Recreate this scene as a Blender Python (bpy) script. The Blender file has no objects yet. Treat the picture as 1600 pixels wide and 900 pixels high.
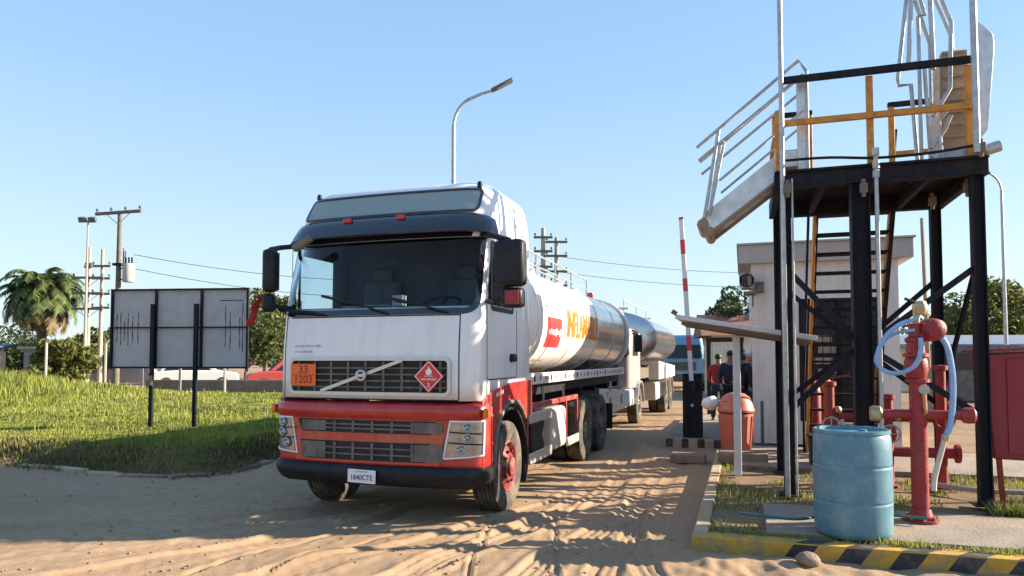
import bpy, bmesh, math, random
import numpy as np
from mathutils import Vector, Matrix, noise
random.seed(7); rng = np.random.default_rng(7)
R = math.radians
sc = bpy.context.scene
COL = sc.collection

# ------------------------------------------------------------------ camera
cam_d = bpy.data.cameras.new('camera'); cam = bpy.data.objects.new('camera', cam_d); COL.objects.link(cam)
cam.location = (0, 0, 1.65); cam.rotation_euler = (R(92.5), 0, 0)
cam_d.sensor_width = 36; cam_d.lens = 36*1100/1600; cam_d.shift_y = 0.04
cam_d.clip_start = 0.05; cam_d.clip_end = 6000
sc.camera = cam
# ------------------------------------------------------------------ light
SUN_EL = 22.0
SUN_AZ = R(5.5)          # the sun stands to the right, a little beyond the truck
to_sun = Vector((math.cos(SUN_AZ)*math.cos(R(SUN_EL)), math.sin(SUN_AZ)*math.cos(R(SUN_EL)), math.sin(R(SUN_EL))))
w = bpy.data.worlds.new('World'); sc.world = w; w.use_nodes = True
nt = w.node_tree; bg = nt.nodes['Background']
sky = nt.nodes.new('ShaderNodeTexSky'); sky.sky_type = 'NISHITA'; sky.sun_disc = False
sky.sun_elevation = R(SUN_EL); sky.sun_rotation = R(90) - SUN_AZ
sky.air_density = 1.25; sky.dust_density = 0.6; sky.ozone_density = 2.6; sky.altitude = 0
# clear the low yellow band: the photograph's sky is an even pale blue down to the horizon
_tc = nt.nodes.new('ShaderNodeTexCoord'); _sx = nt.nodes.new('ShaderNodeSeparateXYZ'); nt.links.new(_tc.outputs['Generated'], _sx.inputs[0])
_rp = nt.nodes.new('ShaderNodeValToRGB'); nt.links.new(_sx.outputs['Z'], _rp.inputs[0]); _e = _rp.color_ramp.elements
_e[0].position = 0.0; _e[0].color = (3.9, 4.75, 5.2, 1); _e[1].position = 0.60; _e[1].color = (1.5, 2.75, 4.9, 1)
_m = _rp.color_ramp.elements.new(0.16); _m.color = (3.2, 4.3, 5.3, 1); _m = _rp.color_ramp.elements.new(0.36); _m.color = (2.1, 3.5, 5.3, 1)
_mx = nt.nodes.new('ShaderNodeMix'); _mx.data_type = 'RGBA'; _mx.inputs[0].default_value = 0.72
nt.links.new(sky.outputs[0], _mx.inputs[6]); nt.links.new(_rp.outputs[0], _mx.inputs[7])
nt.links.new(_mx.outputs[2], bg.inputs[0]); bg.inputs[1].default_value = 0.064
sl = bpy.data.lights.new('sun', 'SUN'); sl.energy = 4.6; sl.angle = R(0.5); sl.color = (1.0, 0.84, 0.66)
so = bpy.data.objects.new('sun', sl); COL.objects.link(so)
so.rotation_euler = (-to_sun).to_track_quat('-Z', 'Y').to_euler(); so.location = to_sun*50
sc.view_settings.view_transform = 'Standard'; sc.view_settings.look = 'None'
sc.view_settings.gamma = 1; sc.view_settings.use_curve_mapping = False
sc.view_settings.exposure = 1.72
sc.render.engine = 'CYCLES'

# ------------------------------------------------------------------ frames of reference
A = R(18.1)
ax = Vector((math.sin(A), math.cos(A), 0)); rx = Vector((math.cos(A), -math.sin(A), 0))
TC = Vector((-1.458, 7.238, 0))                 # ground point under the middle of the lead truck's front
def tw(s, t, z=0): return TC + ax*s + rx*t + Vector((0, 0, z))
KC = Vector((1.57, 6.2, 0))                     # corner of the yard kerb
def kw(s, t, z=0): return KC + ax*s + rx*t + Vector((0, 0, z))

# ------------------------------------------------------------------ materials
MATS = {}
def mat(name, col, rough=0.6, metal=0.0, var=0.15, scale=6.0, bump=0.0, bscale=40.0, dirt=None, dirt_amt=0.5, dscale=3.0, coat=0.0, spec=0.5, streak=False):
    if name in MATS: return MATS[name]
    m = bpy.data.materials.new(name); m.use_nodes = True; MATS[name] = m
    n = m.node_tree.nodes; l = m.node_tree.links; b = n['Principled BSDF']
    tc = n.new('ShaderNodeTexCoord')
    nz = n.new('ShaderNodeTexNoise'); nz.inputs['Scale'].default_value = scale; nz.inputs['Detail'].default_value = 6
    nz.inputs['Roughness'].default_value = 0.65
    l.new(tc.outputs['Object'], nz.inputs['Vector'])
    rp = n.new('ShaderNodeValToRGB'); e = rp.color_ramp.elements
    e[0].position = 0.3; e[1].position = 0.72
    e[0].color = tuple(c*(1-var) for c in col)+(1,); e[1].color = tuple(min(1, c*(1+var)) for c in col)+(1,)
    l.new(nz.outputs['Fac'], rp.inputs[0]); out = rp.outputs[0]
    if dirt:
        n2 = n.new('ShaderNodeTexNoise'); n2.inputs['Scale'].default_value = dscale; n2.inputs['Detail'].default_value = 9; n2.inputs['Roughness'].default_value = 0.72
        if streak:
            mp_ = n.new('ShaderNodeMapping'); mp_.inputs['Scale'].default_value = (1, 1, .16); l.new(tc.outputs['Object'], mp_.inputs[0]); l.new(mp_.outputs[0], n2.inputs['Vector'])
        else: l.new(tc.outputs['Object'], n2.inputs['Vector'])
        r2 = n.new('ShaderNodeValToRGB'); r2.color_ramp.elements[0].position = 0.46; r2.color_ramp.elements[1].position = 0.66
        r2.color_ramp.elements[0].color = (0, 0, 0, 1); r2.color_ramp.elements[1].color = (dirt_amt,)*3+(1,)
        l.new(n2.outputs['Fac'], r2.inputs[0])
        mx = n.new('ShaderNodeMix'); mx.data_type = 'RGBA'
        l.new(r2.outputs[0], mx.inputs[0]); l.new(out, mx.inputs[6]); mx.inputs[7].default_value = tuple(dirt)+(1,)
        out = mx.outputs[2]
    l.new(out, b.inputs['Base Color'])
    b.inputs['Roughness'].default_value = rough; b.inputs['Metallic'].default_value = metal
    b.inputs['Coat Weight'].default_value = coat; b.inputs['Specular IOR Level'].default_value = spec
    if coat: b.inputs['Coat Roughness'].default_value = 0.06
    r3 = n.new('ShaderNodeMapRange'); r3.inputs[3].default_value = max(0.02, rough-0.08); r3.inputs[4].default_value = min(1, rough+0.12)
    l.new(nz.outputs['Fac'], r3.inputs[0]); l.new(r3.outputs[0], b.inputs['Roughness'])
    if bump:
        n3 = n.new('ShaderNodeTexNoise'); n3.inputs['Scale'].default_value = bscale; n3.inputs['Detail'].default_value = 8
        l.new(tc.outputs['Object'], n3.inputs['Vector'])
        bp = n.new('ShaderNodeBump'); bp.inputs['Strength'].default_value = bump; bp.inputs['Distance'].default_value = 0.02
        l.new(n3.outputs['Fac'], bp.inputs['Height']); l.new(bp.outputs[0], b.inputs['Normal'])
    return m
def glass_mat(name, tint, alpha=0.35):
    m = bpy.data.materials.new(name); m.use_nodes = True
    n = m.node_tree.nodes; l = m.node_tree.links; n.remove(n['Principled BSDF']); ior = 1.27 if alpha < .5 else 1.12
    tr = n.new('ShaderNodeBsdfTransparent'); tr.inputs[0].default_value = tint+(1,)
    gl = n.new('ShaderNodeBsdfGlossy'); gl.inputs['Roughness'].default_value = 0.03
    fr = n.new('ShaderNodeFresnel'); fr.inputs[0].default_value = ior
    mx = n.new('ShaderNodeMixShader'); l.new(fr.outputs[0], mx.inputs[0]); l.new(tr.outputs[0], mx.inputs[1]); l.new(gl.outputs[0], mx.inputs[2])
    l.new(mx.outputs[0], n['Material Output'].inputs[0]); return m
DUST = (0.36, 0.27, 0.18)
M = dict(
 white=mat('white_paint', (0.74, 0.75, 0.77), 0.34, var=0.05, scale=2, dirt=(0.46, 0.42, 0.36), dirt_amt=0.24, dscale=7, streak=True, coat=0.5),
 tankwhite=mat('tank_white_paint', (0.78, 0.77, 0.74), 0.3, var=0.05, scale=1.5, dirt=(0.5, 0.43, 0.34), dirt_amt=0.5, dscale=5, streak=True, coat=0.4),
 red=mat('red_paint', (0.42, 0.013, 0.014), 0.32, var=0.12, scale=3, dirt=(0.4, 0.10, 0.06), dirt_amt=0.45, coat=0.5),
 redor=mat('dusty_red_paint', (0.48, 0.06, 0.03), 0.45, var=0.12, scale=4, dirt=(0.45, 0.17, 0.09), dirt_amt=0.6),
 rimred=mat('dusty_rim_red', (0.17, 0.012, 0.014), 0.55, var=0.3, scale=12, dirt=(0.26, 0.17, 0.12), dirt_amt=0.7, dscale=9),
 maroon=mat('maroon_frame_shade_reflection', (0.28, 0.02, 0.02), 0.5, dirt=DUST, dirt_amt=0.4),  # frame paint; also painted in for step recess shade and a mirror reflection
 black=mat('black_plastic', (0.012, 0.014, 0.018), 0.45, var=0.3, dirt=(0.06, 0.05, 0.045), dirt_amt=0.2, spec=.25),
 smoke=mat('smoked_acrylic', (0.012, 0.013, 0.02), 0.12, var=0.1, coat=0.6),
 dark=mat('dark_interior', (0.075, 0.085, 0.10), 0.7, var=0.3),
 blackst=mat('black_painted_steel', (0.009, 0.012, 0.018), 0.62, var=0.3, scale=8, dirt=(0.07, 0.035, 0.022), dirt_amt=0.35, dscale=9, streak=True, bump=0.15, spec=0.18),
 grey=mat('grey_panel_film', (0.23, 0.29, 0.29), 0.35, var=0.06, scale=3),
 grille=mat('grille_plastic', (0.10, 0.095, 0.09), 0.55, var=0.25, dirt=DUST, dirt_amt=0.3),
 gridgap=mat('gap_shade_black', (0.022, 0.02, 0.02), 0.8, var=0.4),  # near-black painted in for the shade inside grilles and openings
 silver=mat('silver_trim', (0.55, 0.55, 0.54), 0.35, 0.6, var=0.1),
 alu=mat('aluminium', (0.60, 0.61, 0.62), 0.42, 0.7, var=0.15, scale=9, dirt=(0.3, 0.26, 0.2), dirt_amt=0.4, dscale=5),
 galv=mat('galvanised_steel', (0.42, 0.44, 0.45), 0.45, 0.6, var=0.25, scale=14, dirt=(0.25, 0.2, 0.16), dirt_amt=0.35),
 polished=mat('polished_steel', (0.50, 0.51, 0.52), 0.16, 0.95, var=0.12, scale=2.5, dirt=(0.35, 0.3, 0.24), dirt_amt=0.3),
 tyre=mat('dusty_tyre_rubber', (0.05, 0.045, 0.04), 0.9, var=0.35, scale=10, dirt=(0.22, 0.17, 0.12), dirt_amt=0.75, dscale=4),
 orange=mat('orange_paint', (0.55, 0.23, 0.02), 0.5, var=0.15, scale=8, dirt=(0.16, 0.08, 0.04), dirt_amt=0.7, dscale=11, bump=0.1),
 plateor=mat('orange_plate', (0.80, 0.15, 0.02), 0.45, var=0.08),
 signred=mat('sign_red', (0.62, 0.03, 0.03), 0.45, var=0.08),
 signwhite=mat('sign_white', (0.75, 0.74, 0.74), 0.5, var=0.05),
 signblue=mat('sign_blue', (0.05, 0.06, 0.25), 0.5, var=0.05),
 faded=mat('faded_blue_print', (0.42, 0.44, 0.55), 0.5, var=0.3, scale=30),
 darkred=mat('dark_red_letters', (0.35, 0.02, 0.01), 0.5, var=0.05),
 txtor=mat('orange_letters', (0.80, 0.16, 0.01), 0.45, var=0.3, scale=12),
 txtye=mat('yellow_letters', (0.85, 0.62, 0.08), 0.45, var=0.2, scale=12),
 hyred=mat('hydrant_red', (0.30, 0.012, 0.018), 0.5, var=0.4, scale=11, dirt=(0.17, 0.06, 0.04), dirt_amt=0.7, dscale=9, bump=0.3, bscale=70),
 cabred=mat('cabinet_red', (0.24, 0.014, 0.024), 0.5, var=0.12, scale=3, dirt=(0.22, 0.05, 0.05), dirt_amt=0.5),
 brass=mat('dull_brass', (0.42, 0.34, 0.2), 0.45, 0.7, var=0.2, scale=20),
 hoseblue=mat('blue_hose', (0.22, 0.38, 0.62), 0.4, var=0.2, scale=9),
 hosebeige=mat('beige_hose', (0.55, 0.5, 0.42), 0.6, var=0.2),
 barrel=mat('blue_barrel_plastic', (0.075, 0.20, 0.27), 0.42, var=0.12, scale=4, dirt=(0.22, 0.32, 0.34), dirt_amt=0.5, dscale=6, bump=0.05),
 binor=mat('salmon_bin_plastic', (0.46, 0.125, 0.085), 0.45, var=0.1, scale=5, dirt=(0.5, 0.22, 0.14), dirt_amt=0.4),
 concrete=mat('concrete', (0.24, 0.205, 0.165), 0.9, var=0.25, scale=3, dirt=(0.30, 0.22, 0.14), dirt_amt=0.9, dscale=2, bump=0.4, bscale=30),
 polecon=mat('pole_concrete', (0.36, 0.33, 0.29), 0.9, var=0.15, scale=2, bump=0.2),
 wood=mat('weathered_wood', (0.16, 0.13, 0.10), 0.85, var=0.3, scale=5, bump=0.3),
 wall=mat('painted_wall', (0.62, 0.60, 0.57), 0.85, var=0.08, scale=2, dirt=(0.38, 0.32, 0.26), dirt_amt=0.5, dscale=3, streak=True, bump=0.15),
 fascia=mat('grey_fascia', (0.36, 0.345, 0.33), 0.85, var=0.1, scale=2, dirt=(0.25, 0.22, 0.2), dirt_amt=0.4),
 cream=mat('cream_wall', (0.62, 0.55, 0.42), 0.9, var=0.12, scale=1.5),
 tile=mat('clay_roof', (0.24, 0.11, 0.07), 0.85, var=0.3, scale=8, bump=0.4),
 pane=mat('dark_pane', (0.012, 0.015, 0.018), 0.3, var=0.3, scale=3),
 bbback=mat('billboard_back', (0.42, 0.41, 0.41), 0.6, var=0.07, scale=2, dirt=(0.24, 0.23, 0.23), dirt_amt=0.35, dscale=3),
 streak=mat('billboard_streak', (0.07, 0.07, 0.075), 0.8, var=0.3, scale=10),
 bluetarp=mat('blue_tarp', (0.08, 0.17, 0.42), 0.6, var=0.2, scale=3, bump=0.4, bscale=6),
 bluecab=mat('blue_cab_paint', (0.13, 0.33, 0.52), 0.35, var=0.1, coat=0.4),
 carred=mat('car_red', (0.5, 0.07, 0.06), 0.3, var=0.05, coat=0.8),
 carwhite=mat('car_white', (0.7, 0.7, 0.68), 0.3, var=0.05, coat=0.8),
 skin=mat('skin', (0.33, 0.18, 0.11), 0.6, var=0.1),
 cloth_black=mat('black_cloth', (0.018, 0.018, 0.022), 0.9, var=0.2),
 cloth_navy=mat('navy_cloth', (0.025, 0.03, 0.06), 0.9, var=0.2),
 cloth_red=mat('red_cloth', (0.4, 0.03, 0.03), 0.9, var=0.2),
 cloth_grey=mat('grey_cloth', (0.35, 0.35, 0.36), 0.9, var=0.2),
 cloth_purple=mat('purple_cloth', (0.12, 0.05, 0.16), 0.9, var=0.2),
 cloth_white=mat('white_cloth', (0.7, 0.7, 0.7), 0.9, var=0.1),
 hair=mat('black_hair', (0.012, 0.01, 0.01), 0.6, var=0.2),
 bark=mat('bark', (0.13, 0.10, 0.07), 0.95, var=0.3, scale=5, bump=0.5),
 yellow=mat('yellow_kerb_paint', (0.50, 0.28, 0.03), 0.75, var=0.25, scale=7, dirt=(0.24, 0.18, 0.11), dirt_amt=0.95, dscale=6, bump=0.2),
 kerbblack=mat('black_kerb_paint', (0.03, 0.03, 0.035), 0.75, var=0.3, dirt=(0.2, 0.16, 0.12), dirt_amt=0.5, dscale=6),
 paleyellow=mat('worn_kerb', (0.36, 0.26, 0.13), 0.85, var=0.2, scale=5, dirt=(0.42, 0.34, 0.26), dirt_amt=0.9, dscale=3, bump=0.3),
 boomw=mat('boom_white', (0.6, 0.6, 0.6), 0.5, var=0.1), boomr=mat('boom_red', (0.5, 0.04, 0.05), 0.5, var=0.1),
 lens=mat('headlight_reflector', (0.34, 0.35, 0.36), 0.15, 0.8, var=0.3, scale=14),
 amber=mat('amber_lens', (0.7, 0.2, 0.02), 0.2, var=0.1), rlens=mat('red_lens', (0.5, 0.03, 0.03), 0.2, var=0.1),
 cardboard=mat('brown_panel', (0.30, 0.22, 0.16), 0.8, var=0.2, scale=5, dirt=(0.16, 0.13, 0.1), dirt_amt=0.5),
 stone=mat('stone', (0.22, 0.16, 0.12), 0.9, var=0.3, bump=0.5),
 teal=mat('teal_paint', (0.03, 0.13, 0.13), 0.6, var=0.1),
 chest=mat('grey_box', (0.42, 0.41, 0.38), 0.5, var=0.1, dirt=DUST, dirt_amt=0.5),
)
GLASS = glass_mat('windscreen_glass', (0.68, 0.80, 0.83))
CLEAR = glass_mat('clear_glass', (0.85, 0.92, 0.95), .9)
def leaf_mat(name, c1, c2, trans=0.35, scale=1.2):
    m = bpy.data.materials.new(name); m.use_nodes = True
    n = m.node_tree.nodes; l = m.node_tree.links; b = n['Principled BSDF']
    g = n.new('ShaderNodeNewGeometry'); tc = n.new('ShaderNodeTexCoord')
    nz = n.new('ShaderNodeTexNoise'); nz.inputs['Scale'].default_value = scale; nz.inputs['Detail'].default_value = 4
    l.new(tc.outputs['Object'], nz.inputs['Vector'])
    ad = n.new('ShaderNodeMath'); ad.operation = 'MULTIPLY_ADD'; ad.inputs[1].default_value = 0.45
    l.new(g.outputs['Random Per Island'], ad.inputs[0])
    ml = n.new('ShaderNodeMath'); ml.operation = 'MULTIPLY'; ml.inputs[1].default_value = 0.75
    l.new(nz.outputs['Fac'], ml.inputs[0]); l.new(ml.outputs[0], ad.inputs[2])
    rp = n.new('ShaderNodeValToRGB'); rp.color_ramp.elements[0].position = 0.3; rp.color_ramp.elements[1].position = 0.85
    rp.color_ramp.elements[0].color = c1+(1,); rp.color_ramp.elements[1].color = c2+(1,)
    l.new(ad.outputs[0], rp.inputs[0]); l.new(rp.outputs[0], b.inputs['Base Color']); b.inputs['Roughness'].default_value = 0.6
    tl = n.new('ShaderNodeBsdfTranslucent'); l.new(rp.outputs[0], tl.inputs[0])
    mx = n.new('ShaderNodeMixShader'); mx.inputs[0].default_value = trans
    l.new(b.outputs[0], mx.inputs[1]); l.new(tl.outputs[0], mx.inputs[2]); l.new(mx.outputs[0], n['Material Output'].inputs[0])
    return m
LEAF = leaf_mat('foliage_mid', (0.022, 0.042, 0.010), (0.10, 0.135, 0.03))
LEAFD = leaf_mat('foliage_dark', (0.02, 0.04, 0.015), (0.07, 0.10, 0.03))
LEAFY = leaf_mat('foliage_olive', (0.035, 0.055, 0.010), (0.17, 0.18, 0.04))
PALM = leaf_mat('palm_leaf', (0.03, 0.055, 0.02), (0.14, 0.19, 0.05), 0.25, 0.6)
PALMDRY = leaf_mat('dry_palm_leaf', (0.09, 0.06, 0.03), (0.22, 0.16, 0.07), 0.2, 0.6)
GRASS = leaf_mat('grass_blades', (0.065, 0.11, 0.016), (0.37, 0.40, 0.065), 0.4, 0.5)
DRYGRASS = leaf_mat('dry_grass_blades', (0.07, 0.055, 0.025), (0.26, 0.21, 0.10), 0.3, 0.8)

# ------------------------------------------------------------------ mesh builder
class MB:
    def __init__(s): s.v = []; s.f = []; s.m = []
    def add(s, vs, fs, mi=0):
        o = len(s.v); s.v += [tuple(v) for v in vs]; s.f += [tuple(i+o for i in f) for f in fs]; s.m += [mi]*len(fs)
        return s
    def box(s, c, d, rot=None, mi=0):
        x, y, z = d[0]/2, d[1]/2, d[2]/2
        vs = [Vector(p) for p in ((-x,-y,-z),(x,-y,-z),(x,y,-z),(-x,y,-z),(-x,-y,z),(x,-y,z),(x,y,z),(-x,y,z))]
        if rot is not None: vs = [rot @ v for v in vs]
        vs = [v+Vector(c) for v in vs]
        return s.add(vs, [(0,3,2,1),(4,5,6,7),(0,1,5,4),(1,2,6,5),(2,3,7,6),(3,0,4,7)], mi)
    def bar(s, a, b, wd, h, mi=0, up=(0,0,1)):
        a = Vector(a); b = Vector(b); d = b-a; L = d.length; y = d.normalized(); u = Vector(up)
        if abs(y.dot(u)) > 0.98: u = Vector((0, 1, 0))
        x = y.cross(u).normalized(); z = x.cross(y)
        rot = Matrix((x, y, z)).transposed()
        return s.box((a+b)/2, (wd, L, h), rot, mi)
    def tube(s, pts, r, n=8, mi=0, cap=True):
        pts = [Vector(p) for p in pts]; k = len(pts)
        rr = r if isinstance(r, (list, tuple)) else [r]*k
        ref = None; rings = []
        for i, p in enumerate(pts):
            d = (pts[min(i+1, k-1)]-pts[max(i-1, 0)]).normalized()
            if ref is None:
                ref = Vector((0, 0, 1)) if abs(d.z) < 0.9 else Vector((1, 0, 0))
            x = d.cross(ref).normalized(); ref = x.cross(d).normalized()
            rings.append([p+(x*math.cos(t)+ref*math.sin(t))*rr[i] for t in [2*math.pi*j/n for j in range(n)]])
        vs = [v for r_ in rings for v in r_]
        fs = [(i*n+j, i*n+(j+1) % n, (i+1)*n+(j+1) % n, (i+1)*n+j) for i in range(k-1) for j in range(n)]
        if cap: fs += [tuple(range(n-1, -1, -1)), tuple((k-1)*n+j for j in range(n))]
        return s.add(vs, fs, mi)
    def cyl(s, a, b, r, n=16, mi=0): return s.tube([a, b], r, n, mi)
    def lathe(s, prof, o=(0,0,0), axis=(0,0,1), n=24, mi=0):
        # prof: (radius, height) pairs along the axis
        o = Vector(o); z = Vector(axis).normalized(); ref = Vector((0, 0, 1)) if abs(z.z) < 0.9 else Vector((1, 0, 0))
        x = z.cross(ref).normalized(); y = z.cross(x)
        vs = [o+z*h+(x*math.cos(2*math.pi*j/n)+y*math.sin(2*math.pi*j/n))*max(r, 1e-4) for r, h in prof for j in range(n)]
        k = len(prof)
        fs = [(i*n+j, i*n+(j+1) % n, (i+1)*n+(j+1) % n, (i+1)*n+j) for i in range(k-1) for j in range(n)]
        return s.add(vs, fs, mi)
    def prism(s, poly, fn0, fn1, mi=0):
        # poly: 2-D outline; fn0/fn1 map it to the two end faces
        k = len(poly); vs = [fn0(*p) for p in poly]+[fn1(*p) for p in poly]
        return s.add(vs, [tuple(range(k-1, -1, -1)), tuple(range(k, 2*k))]+[(i, (i+1) % k, k+(i+1) % k, k+i) for i in range(k)], mi)
    def ball(s, c, r, n=12, mi=0, sc3=(1,1,1)):
        c = Vector(c); vs = []; k = n//2+1
        for i in range(k):
            ph = math.pi*i/(k-1)
            for j in range(n):
                th = 2*math.pi*j/n
                vs.append(c+Vector((math.sin(ph)*math.cos(th)*sc3[0], math.sin(ph)*math.sin(th)*sc3[1], math.cos(ph)*sc3[2]))*r)
        return s.add(vs, [(i*n+j, (i+1)*n+j, (i+1)*n+(j+1) % n, i*n+(j+1) % n) for i in range(k-1) for j in range(n)], mi)
    def grid(s, fn, nu, nv, mi=0, skip=None):
        vs = [fn(i, j) for i in range(nu) for j in range(nv)]
        fs = [(i*nv+j, (i+1)*nv+j, (i+1)*nv+j+1, i*nv+j+1) for i in range(nu-1) for j in range(nv-1) if not (skip and skip(i, j))]
        return s.add(vs, fs, mi)
    def build(s, name, mats, parent=None, bevel=0, smooth=True, solid=0, ang=35):
        me = bpy.data.meshes.new(name); me.from_pydata(s.v, [], s.f)
        if not isinstance(mats, (list, tuple)): mats = [mats]
        for m in mats: me.materials.append(m)
        me.polygons.foreach_set('material_index', s.m); me.validate()
        bm = bmesh.new(); bm.from_mesh(me); bmesh.ops.recalc_face_normals(bm, faces=bm.faces); bm.to_mesh(me); bm.free()
        if smooth: me.shade_smooth(); me.set_sharp_from_angle(angle=R(ang))
        ob = bpy.data.objects.new(name, me); COL.objects.link(ob)
        if parent is not None: ob.parent = parent
        if solid:
            md = ob.modifiers.new('solid', 'SOLIDIFY'); md.thickness = solid; md.offset = 0
        if bevel:
            md = ob.modifiers.new('bevel', 'BEVEL'); md.width = bevel; md.segments = 2; md.limit_method = 'ANGLE'; md.angle_limit = R(40)
            md.harden_normals = False
        return ob
def tag(o, label=None, cat=None, group=None, kind=None):
    if label: o['label'] = label
    if cat: o['category'] = cat
    if group: o['group'] = group
    if kind: o['kind'] = kind
    return o
def thing(name, label, cat, loc=(0,0,0), rz=0, group=None):
    o = bpy.data.objects.new(name, None); COL.objects.link(o); o.location = loc; o.rotation_euler = (0, 0, rz)
    o.empty_display_size = 0.2
    return tag(o, label, cat, group)
def copy_tree(o, parent=None):
    c = o.copy(); COL.objects.link(c); c.parent = parent
    for ch in [x for x in bpy.data.objects if x.parent == o]: copy_tree(ch, c)
    return c
def text_mesh(txt, size, res=3, bold=0.0):
    cu = bpy.data.curves.new('lettering', 'FONT'); cu.body = txt; cu.size = size; cu.align_x = 'CENTER'; cu.align_y = 'CENTER'; cu.resolution_u = res; cu.offset = bold
    o = bpy.data.objects.new('lettering', cu); COL.objects.link(o)
    dg = bpy.context.evaluated_depsgraph_get(); me = bpy.data.meshes.new_from_object(o.evaluated_get(dg))
    bpy.data.objects.remove(o); bpy.data.curves.remove(cu); me.materials.clear(); return me
def put_mesh(me, name, material, fn, parent, cuts=()):
    bm = bmesh.new(); bm.from_mesh(me)
    for ax_, vals in cuts:
        for v in vals:
            co = [0, 0, 0]; no = [0, 0, 0]; co[ax_] = v; no[ax_] = 1
            bmesh.ops.bisect_plane(bm, geom=bm.verts[:]+bm.edges[:]+bm.faces[:], plane_co=co, plane_no=no)
    for v in bm.verts: v.co = fn(v.co.x, v.co.y)
    bm.to_mesh(me); bm.free(); me.materials.append(material)
    o = bpy.data.objects.new(name, me); COL.objects.link(o); o.parent = parent; return o
def sstep(a, b, x):
    t = min(1, max(0, (x-a)/(b-a))); return t*t*(3-2*t)

# ------------------------------------------------------------------ the sand sheet
def axis_vals(core, r0=1.18, far=2500):
    v = [core[0]]
    for a, b, st in core[1]:
        n = int(round((b-a)/st)); v += [a+(b-a)*(i+1)/n for i in range(n)]
    st = core[1][-1][2]; x = v[-1]; hi = []
    while x < far: st *= r0; x += st; hi.append(x)
    st = core[1][0][2]; x = v[0]; lo = []
    while x > -far: st *= r0; x -= st; lo.append(x)
    return np.array(lo[::-1]+v+hi)
XS = axis_vals((-9, [(-9, -5.0, .08), (-5.0, -3.2, .035), (-3.2, 2.4, .022), (2.4, 3.6, .05), (3.6, 8, .12)]), 1.15)
YS = axis_vals((4.2, [(4.2, 8.6, .034), (8.6, 14, .07), (14, 24, .16)]), 1.15)
def seg_track(px, py, pts):
    """signed distance across and distance along a polyline"""
    best = np.full(px.shape, 1e9); al = np.zeros(px.shape); sgn = np.zeros(px.shape); acc = 0
    for (x0, y0), (x1, y1) in zip(pts[:-1], pts[1:]):
        dx, dy = x1-x0, y1-y0; L = math.hypot(dx, dy); dx /= L; dy /= L
        t = np.clip((px-x0)*dx+(py-y0)*dy, 0, L); ex = px-(x0+t*dx); ey = py-(y0+t*dy); d = np.hypot(ex, ey)
        m = d < best; best = np.where(m, d, best); al = np.where(m, acc+t, al); sgn = np.where(m, np.sign(ex*dy-ey*dx), sgn); acc += L
    return best*sgn, al
def vnoise(px, py, sc_, seed=0):
    """smooth value noise on arrays"""
    x = px*sc_+seed*17.3; y = py*sc_+seed*9.1; xi = np.floor(x); yi = np.floor(y); fx = x-xi; fy = y-yi
    fx = fx*fx*(3-2*fx); fy = fy*fy*(3-2*fy)
    def h(a, b):
        v = np.sin(a*127.1+b*311.7+seed*74.7)*43758.5453; return v-np.floor(v)
    return ((h(xi, yi)*(1-fx)+h(xi+1, yi)*fx)*(1-fy)+(h(xi, yi+1)*(1-fx)+h(xi+1, yi+1)*fx)*fy)*2-1
TRACKS = [ # tyre tracks pressed into the sand (centre lines, width, depth)
 ([(4.6, 22), (2.1, 12.5), (.55, 8.2), (-.9, 6.3), (-2.9, 4.4)], .30, .045),
 ([(4.9, 22), (2.45, 12.5), (.9, 8.2), (-.35, 6.2), (-1.5, 4.3)], .26, .04),
 ([(3.0, 20), (.3, 11), (-1.4, 7.4), (-2.6, 6.0), (-4.6, 4.3)], .30, .045),
 ([(5.1, 20), (2.7, 11.5), (1.25, 7.6), (.35, 5.9), (-.3, 4.2)], .28, .04),
 ([(5.4, 20), (3.0, 12), (1.2, 7), (.7, 5.5), (.55, 4.2)], .24, .035),
 ([(-1.6, 8), (-3.2, 6.7), (-6, 5.6), (-10, 4.9)], .28, .03),
 ([(-1.2, 8.5), (-3.2, 7.3), (-6.5, 6.6), (-12, 6.4)], .28, .035),
 ([(-2.6, 9.3), (-5.0, 8.4), (-8, 8.2), (-14, 8.4)], .30, .04),
 ([(1.0, 9.0), (0.15, 6.9), (-.65, 5.6), (-1.9, 4.2)], .22, .035),
 ([(-1.5, 7.0), (-2.2, 5.9), (-3.4, 4.3)], .05, .03),
 ([(-1.0, 6.9), (-1.9, 5.6), (-2.9, 4.3)], .05, .03),
 ([(-.2, 7.4), (-.33, 5.9), (-.36, 4.3)], .05, .03),
 ([(.45, 7.6), (.36, 6.0), (.30, 4.3)], .05, .028),
 ([(-2.4, 6.6), (-4.2, 5.4), (-6.4, 4.3)], .05, .025),
 ([(1.6, 9.0), (1.15, 6.9), (1.05, 5.6), (1.1, 4.2)], .22, .03),
 ([(1.9, 12), (1.2, 8.5), (-.2, 6.6), (-2.2, 5.2), (-5, 4.2)], .20, .03),
 ([(-1.9, 7.2), (-3.2, 6.2), (-4.6, 5.2), (-5.6, 4.3)], .24, .03),
]
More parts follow.
